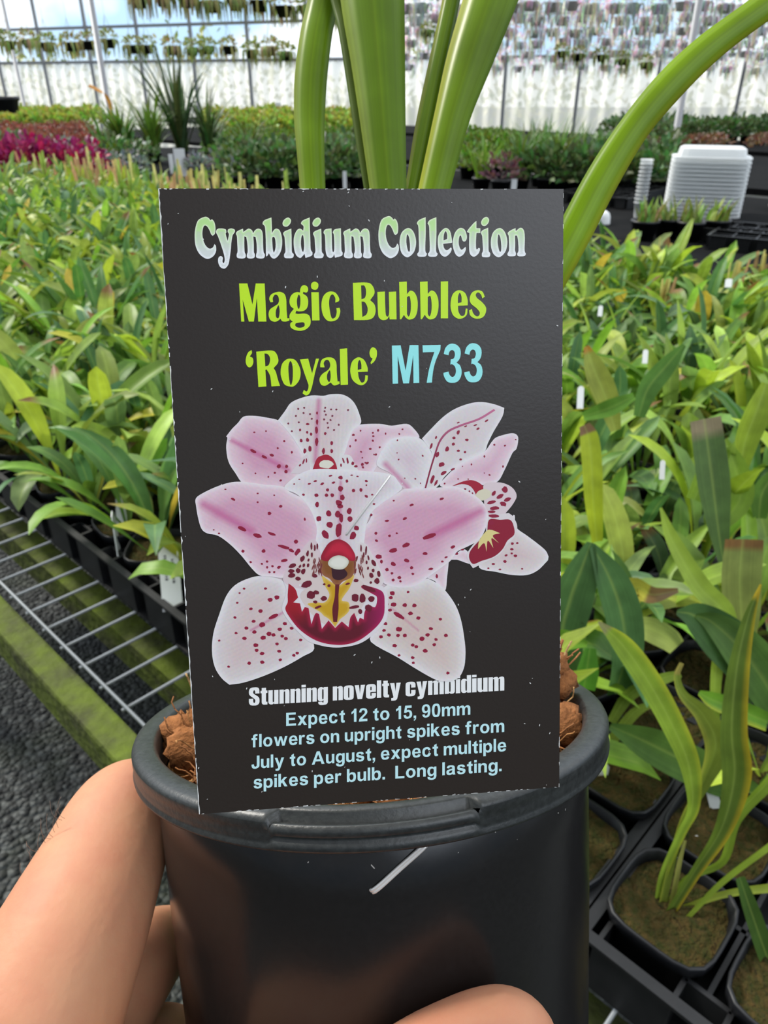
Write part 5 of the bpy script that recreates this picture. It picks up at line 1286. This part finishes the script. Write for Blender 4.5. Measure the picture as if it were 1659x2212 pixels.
plant_label((1306, 1648), (1296, 1700), .74, .745, 'white label half hidden by the rim of the held pot', 1.0, None, False)
plant_label((362, 1180), (372, 1300), 1.02, 1.00, 'white label with two grey printed lines beside the lower edge of the card', 0.85)
plant_label((262, 1032), (265, 1118), 1.18, 1.17, 'white label standing among stems in the front row of pots', 0.75)
plant_label((243, 1105), (262, 1225), 1.12, 1.11, 'white label seen edge-on at the tray edge', 0.8, V((1.0, 0.25, 0.1)), False)
for k, (x, y, d, w, h, lb) in enumerate(((1255, 855, .95, 20, 42, 'white label showing among the leaves right beside the card'), (1432, 1012, .88, 16, 36, 'short white label tip above the dark cut leaf'),
                          (1395, 768, 1.15, 16, 26, 'white label tip in the middle of the leaf mass'), (1575, 610, 1.7, 20, 16, 'white label tip below the black trays'), (1298, 670, 1.4, 14, 20, 'small white label tip high in the leaf mass'))):
    plant_label((x, y - h / 2), (x - 2, y + h / 2), d, d, lb, 0.68 * w / h * 50 / 20, None, False)

# ------------------------------------------------------------------ beyond the bench
def at(px, py, z, dx=0, dy=0):
    p = ground(px, py, z); return p
M_MAT = mat('black_bench_matting', (0.005, 0.0055, 0.006), 0.95, 0.05, noise=(6, 0.6, (0.012, 0.012, 0.012)))
def far_bench(v0, v1, u0, u1, label):
    t = thing('bench', label, 'bench', BM)
    mb = MB(); mb.box((u0, v0, 0.70), (u1, v1, 0.745)); mb.build('bench_top', M_MAT, t, smooth=False)
    for u in (u0 + 0.1, (u0 + u1) / 2, u1 - 0.1):
        for v in (v0 + 0.06, v1 - 0.06):
            mb = MB(); mb.box((u - 0.03, v - 0.03, 0), (u + 0.03, v + 0.03, 0.70)); mb.build('leg', M_POST, t, smooth=False)
far_bench(2.62, 5.2, -8.0, 3.0, 'dark-topped bench behind the packed orchids, crowded with bedding plants')
far_bench(5.7, 8.6, -12.0, 5.0, 'second dark-topped bench towards the wall, crowded with low plants')
far_bench(9.2, 11.0, -16.0, 4.0, 'farthest dark-topped bench at the foot of the wall')

def mound_geo(seed, r=0.12, h=0.11, n=90, col=(0.1, 0.2, 0.03), vary=0.3, lw=0.012, ll=0.035):
    q = random.Random(seed); mb = MB()
    for k in range(n):
        az = q.uniform(0, 6.28); ph = math.acos(q.uniform(0.05, 1)); rr = q.uniform(0.65, 1.05)
        d = V((math.sin(ph) * math.cos(az), math.sin(ph) * math.sin(az), math.cos(ph)))
        p = V((d.x * r * rr, d.y * r * rr, 0.03 + d.z * h * rr))
        g = (d + V((q.uniform(-.7, .7), q.uniform(-.7, .7), q.uniform(-.1, .8)))).normalized()
        c = tuple(v * q.uniform(1 - vary, 1 + vary) for v in col)
        side = g.cross(V((q.uniform(-1, 1), q.uniform(-1, 1), q.uniform(-1, 1)))).normalized()
        L_ = ll * q.uniform(0.7, 1.3)
        mb.leaf([p, p + g * L_ * 0.5, p + g * L_ - V((0, 0, L_ * 0.2))], [lw * 0.4, lw, lw * 0.15], side, 0.2, 3, c)
    return mb
def pot_round(r, h, name='plastic_pot'):
    mb = MB(); mb.lathe([(0.0, 0.0), (r * 0.75, 0.0), (r * 0.96, h * 0.85), (r * 1.05, h * 0.86), (r * 1.05, h), (r * 0.95, h), (r * 0.9, h * 0.8), (0.0, h * 0.8)], 16)
    return take_mesh(mb.build(name, M_SMALLPOT))
ME_FPOT = pot_round(0.065, 0.09)
def spread_mounds(name, geo, spots_, label, cat, group, pot=True, s=1.0):
    me = [take_mesh(g.build('foliage', M_FARLEAF)) for g in geo]
    r = random.Random(len(name))
    for k, (x, y, z) in enumerate(spots_):
        p = ground(x, y, z)
        if (p.x + 16.0) * 0.369 + (p.y - 25.0) * 0.929 > -0.6: continue
        t = thing(name, label, cat, TR(p.x, p.y, z - 0.055, r.uniform(0, 6), s * r.uniform(0.85, 1.15)), group)
        if pot: link('plastic_pot', ME_FPOT, t)
        f = link('foliage', me[k % len(me)], t); f.location.z = 0.05
BZ = 0.80
mg = [mound_geo(700 + s, 0.10, 0.12, 110, (0.30, 0.010, 0.085), 0.4, 0.012, 0.035) for s in range(2)]
spread_mounds('magenta_bedding_plant', mg, [(x + (5 if y < 375 else 0), y, BZ) for y in (398, 378) for x in range(-10, 196, 34)], 'bright magenta bedding plant in the row behind the orchids', 'bedding plant', 'magenta bedding plants', True, 1.55)
sv = [mound_geo(720 + s, 0.12, 0.13, 100, (0.19, 0.23, 0.20), 0.3, 0.012, 0.05) for s in range(2)]
spread_mounds('silvery_bedding_plant', sv, [(x, y, BZ) for x, y in ((40, 352), (100, 358), (150, 350), (205, 366), (245, 372), (290, 372), (430, 372), (470, 368), (510, 376), (560, 370), (600, 378), (640, 366), (685, 372))], 'silver-grey leafy plant behind the magenta row', 'bedding plant', 'silvery bedding plants')
rb = [mound_geo(740 + s, 0.17, 0.12, 120, (0.27, 0.085, 0.055), 0.35, 0.014, 0.05) for s in range(2)]
spread_mounds('russet_bedding_plant', rb, [(x, y, BZ) for y in (322, 304, 290) for x in range(-10, 200, 27)], 'russet-leaved low plant on the second bench', 'bedding plant', 'russet bedding plants')
gm_ = [mound_geo(760 + s, 0.17, 0.10, 110, (0.12, 0.22, 0.02), 0.35, 0.014, 0.05) for s in range(2)]
spread_mounds('green_bedding_plant', gm_, [(x, y, BZ) for y in (336, 350) for x in range(60, 240, 25)] + [(x, y, BZ) for y in (300, 318, 340) for x in range(470, 800, 30)] + [(x, y, BZ) for y in (300, 320, 345, 370) for x in range(1010, 1110, 30)], 'fresh green low plant between the taller ones', 'bedding plant', 'green bedding plants')
lg = [mound_geo(780 + s, 0.26, 0.15, 120, (0.36, 0.46, 0.07), 0.35, 0.03, 0.10) for s in range(2)]
spread_mounds('lime_bedding_plant', lg, [(x, y, BZ) for y in (272, 261, 252) for x in range(-10, 200, 34)] + [(x, y, BZ) for y in (286, 270, 257) for x in range(470, 800, 38)], 'lime green low plant far back on the last bench', 'bedding plant', 'lime bedding plants', False)
dg = [mound_geo(800 + s, 0.22, 0.20, 120, (0.085, 0.155, 0.045), 0.35, 0.018, 0.07) for s in range(2)]
spread_mounds('dark_bedding_plant', dg, [(x, y, BZ) for y in (366, 390) for x in range(520, 800, 36)] + [(x, y, BZ) for y in (300, 292) for x in range(1330, 1720, 28)] + [(1440, 318, BZ), (1390, 318, BZ), (20, 340, BZ), (255, 352, BZ), (300, 356, BZ)] + [(x, y, BZ) for y in (370, 398) for x in range(1180, 1440, 30)], 'dark green bushy plant among the rows behind', 'bedding plant', 'dark bedding plants')
br = [mound_geo(820, 0.16, 0.10, 90, (0.20, 0.10, 0.05), 0.4, 0.012, 0.05)]
spread_mounds('brown_bedding_plant', br, [(x, y, BZ) for y in (312, 322) for x in (1340, 1372, 1404, 1500, 1540, 1640)], 'brown withered low plant near the wall', 'bedding plant', 'brown bedding plants', False)
pp = [mound_geo(830, 0.12, 0.16, 110, (0.17, 0.075, 0.09), 0.3, 0.012, 0.05)]
spread_mounds('purple_bedding_plant', pp, [(1082, 402, BZ)], 'dusky purple bushy plant just above the card top', 'bedding plant', None)

def tuft_geo(seed, n, h, w, col, lean=0.6, stray=None):
    q = random.Random(seed); mb = MB()
    for k in range(n):
        az = q.uniform(0, 6.28); L_ = h * q.uniform(0.55, 1.1); e0 = q.uniform(1.15, 1.52); dr = q.uniform(0.2, 1.6) * lean
        p = V((q.uniform(-.04, .04), q.uniform(-.04, .04), 0.06)); pts = [p.copy()]
        for s in range(7):
            e_ = e0 - dr * ((s + 1) / 7) ** 2
            p = p + V((math.cos(e_) * math.cos(az), math.cos(e_) * math.sin(az), math.sin(e_))) * (L_ / 7); pts.append(p.copy())
        c = tuple(v * q.uniform(0.7, 1.3) for v in col)
        if stray and k < 2: c = stray
        mb.leaf(pts, [w, w, w, w * 0.95, w * 0.85, w * 0.7, w * 0.4, w * 0.08], V((-math.sin(az), math.cos(az), 0)), 0.3, 3, c)
    return mb
def tuft(x, y, z, h, w, n, col, label, seed, lean=0.6, stray=None):
    p = ground(x, y, z); t = thing('grassy_plant', label, 'potted plant', TR(p.x, p.y, z - 0.055, seed), 'grassy plants')
    link('plastic_pot', ME_FPOT, t); tuft_geo(seed, n, h, w, col, lean, stray).build('foliage', M_FARLEAF, t)
    return t
tuft(395, 335, BZ, 1.02, 0.018, 34, (0.055, 0.095, 0.03), 'tall dark grassy plant above the left of the card', 31, 0.55)
tuft(455, 335, BZ, 0.66, 0.015, 44, (0.075, 0.13, 0.035), 'dark grassy plant with arching blades beside the tallest one', 32, 1.0)
tuft(335, 338, BZ, 0.60, 0.014, 70, (0.13, 0.23, 0.03), 'bright grassy plant on the far side of the tallest one from the card leaves', 33, 0.9)
tw = tuft(270, 336, BZ, 0.52, 0.014, 70, (0.14, 0.25, 0.03), 'grassy plant with an orange withered blade', 34, 0.9)
tuft(225, 330, BZ, 0.42, 0.010, 30, (0.10, 0.19, 0.03), 'shorter grassy plant next to the russet row', 35, 0.9)
tuft(540, 345, BZ, 0.42, 0.010, 40, (0.10, 0.17, 0.03), 'fine grassy plant close to the outer orchid leaf', 36, 0.9)
for k, (x, y, h) in enumerate(((1125, 392, .40), (1165, 385, .42), (1205, 395, .42), (1245, 388, .40), (1290, 392, .36), (1330, 380, .30), (1370, 385, .26))):
    tuft(x, y, BZ, h, 0.010, 70, (0.11, 0.20, 0.035), 'fine-bladed grassy plant in the row behind the arching leaf', 40 + k, 0.9)
tuft(1040, 395, BZ, 0.34, 0.017, 12, (0.17, 0.30, 0.03), 'broad-bladed fresh green plant right of the upright leaves', 55, 0.5)
wl_ = tw.matrix_basis.inverted(); dw_ = -(CW.inverted() @ tw.matrix_basis.translation).z
mb = MB(); mb.leaf(cr_pts([wl_ @ pw(x, y, dw_) for x, y in ((252, 320), (244, 270), (238, 225), (226, 204), (208, 192), (192, 184))], 4), [0.020] * 21, V((1, 0, 0.6)), 0.3, 3, (0.62, 0.26, 0.02))
mb.build('withered_leaf', M_FARLEAF, tw)

for k, (x, y) in enumerate(((1392, 492), (1442, 488), (1490, 494), (1545, 490))):
    tuft(x, y, BZ, 0.15, 0.010, 16, (0.22, 0.32, 0.06), 'short cut-back plant with tan stubs in front of the white tray stack', 70 + k, 0.5, (0.34, 0.22, 0.10))

# white cards and tags among the far plants
def far_label(x, y, z, wpx, hpx, label, turn=0.0):
    p = ground(x, y, z); d = (CW.inverted() @ p).z * -1
    w, h = wpx * d / FPX, hpx * d / FPX
    mb = MB(); mb.box((-w / 2, -0.001, -0.03), (w / 2, 0.001, h)); mb.build
    o = mb.build('plant_label', M_LABEL, None, TR(p.x, p.y, z, turn), smooth=False)
    tag(o, label, 'label', 'white plant labels')
far_label(208, 345, BZ, 14, 38, 'pale card leaning by the grassy plant with the orange blade', 0.5)
far_label(392, 372, BZ, 24, 46, 'large white card in front of the tallest grassy plant')
far_label(372, 366, BZ, 9, 30, 'narrow white label beside the large white card')
far_label(745, 398, BZ, 8, 26, 'small white label between the upright leaves')
far_label(608, 362, BZ, 7, 20, 'small white label close to the outer orchid leaf')
far_label(1110, 404, BZ, 12, 16, 'small white label just above the card top by the purple plant')
far_label(602, 252, BZ, 12, 26, 'white marker post in front of the wall')

# black pots
for x, y, s, lb in ((755, 318, 1.6, 'empty black pot between the upright leaves'), (10, 272, 5.2, 'large black container at the far end of the last bench'), (930, 330, 1.4, 'empty black pot behind the folded narrow leaf')):
    p = ground(x, y, 0.745); o = bpy.data.objects.new('empty_pot', ME_FPOT); COL.objects.link(o); o.matrix_basis = TR(p.x, p.y, 0.746, 0, s)
    tag(o, lb, 'pot')

# stacks of white trays
def lid_mesh():
    mb = MB()
    R = []
    for hx, hy, z in ((0.214, 0.144, 0.0), (0.214, 0.144, 0.010), (0.186, 0.116, 0.0105), (0.176, 0.106, 0.052), (0.160, 0.090, 0.060)):
        ring = []
        for k in range(40):
            t = 2 * math.pi * k / 40; c, s = math.cos(t), math.sin(t); r = (abs(c) ** 7 + abs(s) ** 7) ** (-1 / 7)
            ring.append(V((hx * r * c, hy * r * s, z)))
        R.append(ring)
    mb.rings(R, False, True)
    return mb
LID = take_mesh(lid_mesh().build('tray', M_TRANSLUCENT, smooth=False))
def lid_stack(px, py, n, rz, tilt, s, top_label, label, group):
    p = ground(px, py, 0.745)
    for k in range(n):
        o = bpy.data.objects.new('plastic_tray', LID); COL.objects.link(o)
        M = Matrix.Translation((p.x, p.y, 0.746)) @ Matrix.Rotation(rz, 4, 'Z') @ Matrix.Rotation(tilt, 4, 'Y') @ Matrix.Translation((0, 0, k * 0.0215 * s)) @ Matrix.Scale(s, 4)
        o.matrix_basis = M
        tag(o, top_label if k == n - 1 else label, 'tray', None if k == n - 1 else group)
lid_stack(1512, 462, 15, -0.32, 0.0, 0.98, 'topmost cloudy white plastic tray of the taller stack', 'cloudy white plastic tray nested upside down in the taller stack', 'trays of the taller stack')
lid_stack(1745, 452, 11, -0.32, 0.0, 0.98, 'topmost cloudy white plastic tray of the shorter stack', 'cloudy white plastic tray nested upside down in the shorter stack', 'trays of the shorter stack')
# clear cups nested into a column
mb = MB(); mb.lathe([(0.026, 0.0), (0.036, 0.085), (0.039, 0.086), (0.039, 0.090), (0.034, 0.088), (0.0245, 0.003), (0.0, 0.003)], 20)
CUP = take_mesh(mb.build('cup', M_TRANSLUCENT))
p = ground(1378, 470, 0.745)
for k in range(12):
    o = bpy.data.objects.new('plastic_cup', CUP); COL.objects.link(o)
    o.matrix_basis = TR(p.x, p.y, 0.746, 0, 0.9) @ Matrix.Translation((0, 0, k * 0.022))
    tag(o, 'cloudy plastic cup nested in the column beside the tray stack', 'cup', 'column of nested cups')
p = ground(1300, 484, 0.745); mb = MB(); mb.lathe([(0.0, 0.085), (0.02, 0.083), (0.04, 0.07), (0.05, 0.045), (0.052, 0.01), (0.054, 0.0), (0.050, 0.0)], 24)
tag(mb.build('upturned_bowl', M_LABEL, None, TR(p.x, p.y, 0.746, 0, 0.8)), 'small white upturned bowl below the arching leaf', 'bowl')
p = ground(1602, 484, 0.745); mb = MB(); mb.box((-0.035, -0.02, 0), (0.035, 0.02, 0.012))
tag(mb.build('tag_strip', mat('red_plastic', (0.55, 0.06, 0.04), 0.5), None, TR(p.x, p.y - 0.1, 0.746), smooth=False), 'small red plastic strip at the foot of the tray stack', 'strip')
for k, (x, y) in enumerate(((1300, 440), (1345, 425), (1400, 418), (1600, 520), (1660, 540))):
    p = ground(x, y, 0.745); o = tray0.copy(); COL.objects.link(o)
    o.matrix_basis = Matrix.Translation((p.x, p.y, 0.01 + 0.0 * k)) @ Matrix.Rotation(-0.77 + 0.05 * k, 4, 'Z') @ Matrix.Translation((-0.25, -0.15, 0.0))
    o['label'] = 'empty black plastic tray lying beside the white tray stack'; o['group'] = 'empty black trays'

# posts, wall, wires
def post(px, py, r, h, label):
    p = ground(px, py, 0.0)
    mb = MB(); mb.lathe([(r * 1.6, 0), (r * 1.6, 0.012), (r, 0.013), (r, h), (0, h)], 16)
    tag(mb.build('steel_post', M_POST, None, TR(p.x, p.y, 0)), label, 'post')
WA, WB = V((-16.0, 25.0, 0)), V((13.0, 13.5, 0))
wd = (WB - WA).normalized(); wlen = (WB - WA).length; wnrm = V((-wd.y, wd.x, 0))
WF = Matrix(((wd.x, wnrm.x, 0, WA.x), (wd.y, wnrm.y, 0, WA.y), (0, 0, 1, 0), (0, 0, 0, 1)))
def sheet_mat():
    m = bpy.data.materials.new('translucent_sheet'); m.use_nodes = True
    N = m.node_tree.nodes; L = m.node_tree.links; b = N['Principled BSDF']; out = N['Material Output']
    b.inputs['Base Color'].default_value = (0.85, 0.86, 0.82, 1); b.inputs['Roughness'].default_value = 0.3
    t = N.new('ShaderNodeBsdfTranslucent'); t.inputs['Color'].default_value = (1.0, 0.98, 0.88, 1)
    tp = N.new('ShaderNodeBsdfTransparent')
    a = N.new('ShaderNodeMixShader'); a.inputs['Fac'].default_value = 0.75
    c = N.new('ShaderNodeMixShader'); c.inputs['Fac'].default_value = 0.30
    L.new(b.outputs[0], a.inputs[1]); L.new(t.outputs[0], a.inputs[2]); L.new(a.outputs[0], c.inputs[1]); L.new(tp.outputs[0], c.inputs[2]); L.new(c.outputs[0], out.inputs['Surface'])
    return m
mb = MB(); n = int(wlen / 0.05)
A = []; B = []
for k in range(n + 1):
    x = wlen * k / n; y = 0.03 * math.sin(x * 2 * math.pi / 0.30)
    A.append(mb.vert((x, y, 0.02))); B.append(mb.vert((x, y, 1.85)))
for k in range(n): mb.face((A[k], A[k + 1], B[k + 1], B[k]))
tag(mb.build('wall_back', sheet_mat(), None, WF), 'corrugated translucent greenhouse wall', 'wall', kind='structure')
mb = MB()
for z in (1.88, 2.6, 3.6): mb.box((0, -0.03, z - 0.03), (wlen, 0.03, z + 0.03))
tag(mb.build('trim_1', M_POST, None, WF, smooth=False), 'horizontal wall rails', 'rail', kind='structure')
mb = MB(); x = 0.4
while x < wlen:
    mb.box((x - 0.03, -0.06, 0), (x + 0.03, 0.0, 3.8)); x += 1.5
tag(mb.build('trim_2', M_POST, None, WF, smooth=False), 'wall posts', 'posts', kind='structure')

# ground plan of the posts inside
for (xt, yt, xb, yb, r, lb) in ((17, 0, 60, 262, 0.035, 'thin grey steel post at the far end of the benches'), (212, 0, 243, 290, 0.045, 'grey steel post behind the russet plants'), (1525, 0, 1455, 318, 0.042, 'grey steel post behind the white tray stack')):
    p = ground(xb, yb, 0.72)
    mb = MB(); mb.lathe([(r * 1.6, 0), (r * 1.6, 0.012), (r, 0.013), (r, 4.0), (0, 4.0)], 16)
    tag(mb.build('steel_post', M_POST, None, TR(p.x, p.y, 0)), lb, 'post')

# hanging baskets
def basket_proto(seed, col, grey):
    mb = MB(); mb.lathe([(0.0, -0.14), (0.09, -0.14), (0.135, 0.0), (0.142, 0.0), (0.142, 0.015), (0.128, 0.015), (0.120, -0.01), (0, -0.01)], 16)
    me1 = take_mesh(mb.build('basket', M_SMALLPOT if not grey else M_LABEL))
    mb = MB()
    for k in range(3):
        t = k * 2.094; mb.tube([V((0.135 * math.cos(t), 0.135 * math.sin(t), 0.01)), V((0, 0, 0.42)), V((0, 0, 1.4))], 0.003, 4)
    me2 = take_mesh(mb.build('hanger', M_POST))
    g = mound_geo(seed, 0.17, 0.15, 70, col, 0.35, 0.02, 0.08); q = random.Random(seed)
    for k in range(36):                                  # trailing shoots
        t = q.uniform(0, 6.28); p = V((0.13 * math.cos(t), 0.13 * math.sin(t), 0.03)); L_ = q.uniform(0.10, 0.38)
        o = V((math.cos(t), math.sin(t), 0))
        c = tuple(v * q.uniform(0.7, 1.3) for v in col)
        g.leaf([p, p + o * 0.05 + V((0, 0, -0.02)), p + o * 0.07 + V((0, 0, -L_ * 0.5)), p + o * 0.06 + V((0, 0, -L_))], [0.012, 0.018, 0.018, 0.006], V((-o.y, o.x, 0)), 0.2, 3, c)
    me3 = take_mesh(g.build('foliage', M_SILVER if grey else M_FARLEAF))
    return me1, me2, me3
BP = [basket_proto(900, (0.26, 0.32, 0.07), False), basket_proto(901, (0.36, 0.34, 0.12), False), basket_proto(902, (0.78, 0.80, 0.72), True), basket_proto(903, (0.66, 0.68, 0.66), True)]
def basket(px, py, d, kind, s, label, group):
    p = pw(px, py, d); t = thing('hanging_basket', label, 'hanging basket', TR(p.x, p.y, p.z, px * 0.37, s), group)
    a, b, c = BP[kind]; link('basket', a, t); link('hanger', b, t); link('foliage', c, t)
rh = random.Random(77)
for k in range(16):
    basket(-20 + k * 43 + rh.uniform(-8, 8), 82 + k * 1.6 + rh.uniform(-8, 8), 13.0 + rh.uniform(-.6, .6), rh.randrange(2), 0.85, 'green trailing hanging basket in the long row before the wall', 'green hanging baskets')
for k in range(9):
    basket(300 + k * 52, -6 + k * 3.0 + rh.uniform(-6, 4), 10.0, rh.randrange(2), 0.85, 'dark hanging basket in the high row above the others', 'dark hanging baskets')
for row in range(6):
    for k in range(18):
        x = 870 + k * 46 + (19 if row % 2 else 0) + rh.uniform(-8, 8); y = 8 + row * 27 + rh.uniform(-6, 6)
        basket(x, y, 9.0 + row * 0.9 + rh.uniform(-.3, .3), 2 + rh.randrange(2), 0.66, 'pale silvery hanging basket in the dense rows before the wall', 'silvery hanging baskets')
for x, y in ((925, 66), (1215, 112), (1250, 118), (1300, 120), (1345, 128), (1395, 136)):
    basket(x, y, 9.5, 0, 0.5, 'small dark hanging basket among the silvery ones', 'small dark hanging baskets')
# pipes that carry the baskets
mb = MB()
for k in range(7):
    y = 8.0 + k * 1.0; mb.tube([V((-9, y + 1.5, 3.75)), V((9, y, 3.75))], 0.02, 8)
tag(mb.build('trim_3', M_POST), 'overhead pipes carrying the hanging baskets', 'pipes', kind='structure')
# greenery outside
mb = MB(); q = random.Random(12)
for k in range(5200):
    x = q.uniform(-4, wlen + 4); y = q.uniform(4, 9); z = q.uniform(0, 1) ** 1.3 * (2.1 + 0.7 * math.sin(x * 0.9) + 0.4 * math.sin(x * 2.3))
    p = V((x, y, z)); g = V((q.uniform(-1, 1), q.uniform(-1, 1), q.uniform(0, 1.2))).normalized(); L_ = q.uniform(0.12, 0.3)
    c = q.choice([(0.30, 0.36, 0.10), (0.42, 0.44, 0.16), (0.20, 0.28, 0.06), (0.5, 0.46, 0.2)])
    mb.leaf([p, p + g * L_ * .5, p + g * L_], [0.03, 0.07, 0.02], V((g.y, -g.x, 0.2)), 0.2, 2, c)
tag(mb.build('outdoor_shrubbery', M_FARLEAF, None, WF), 'yellow-green shrubbery outside the greenhouse wall', 'shrubbery', kind='stuff')
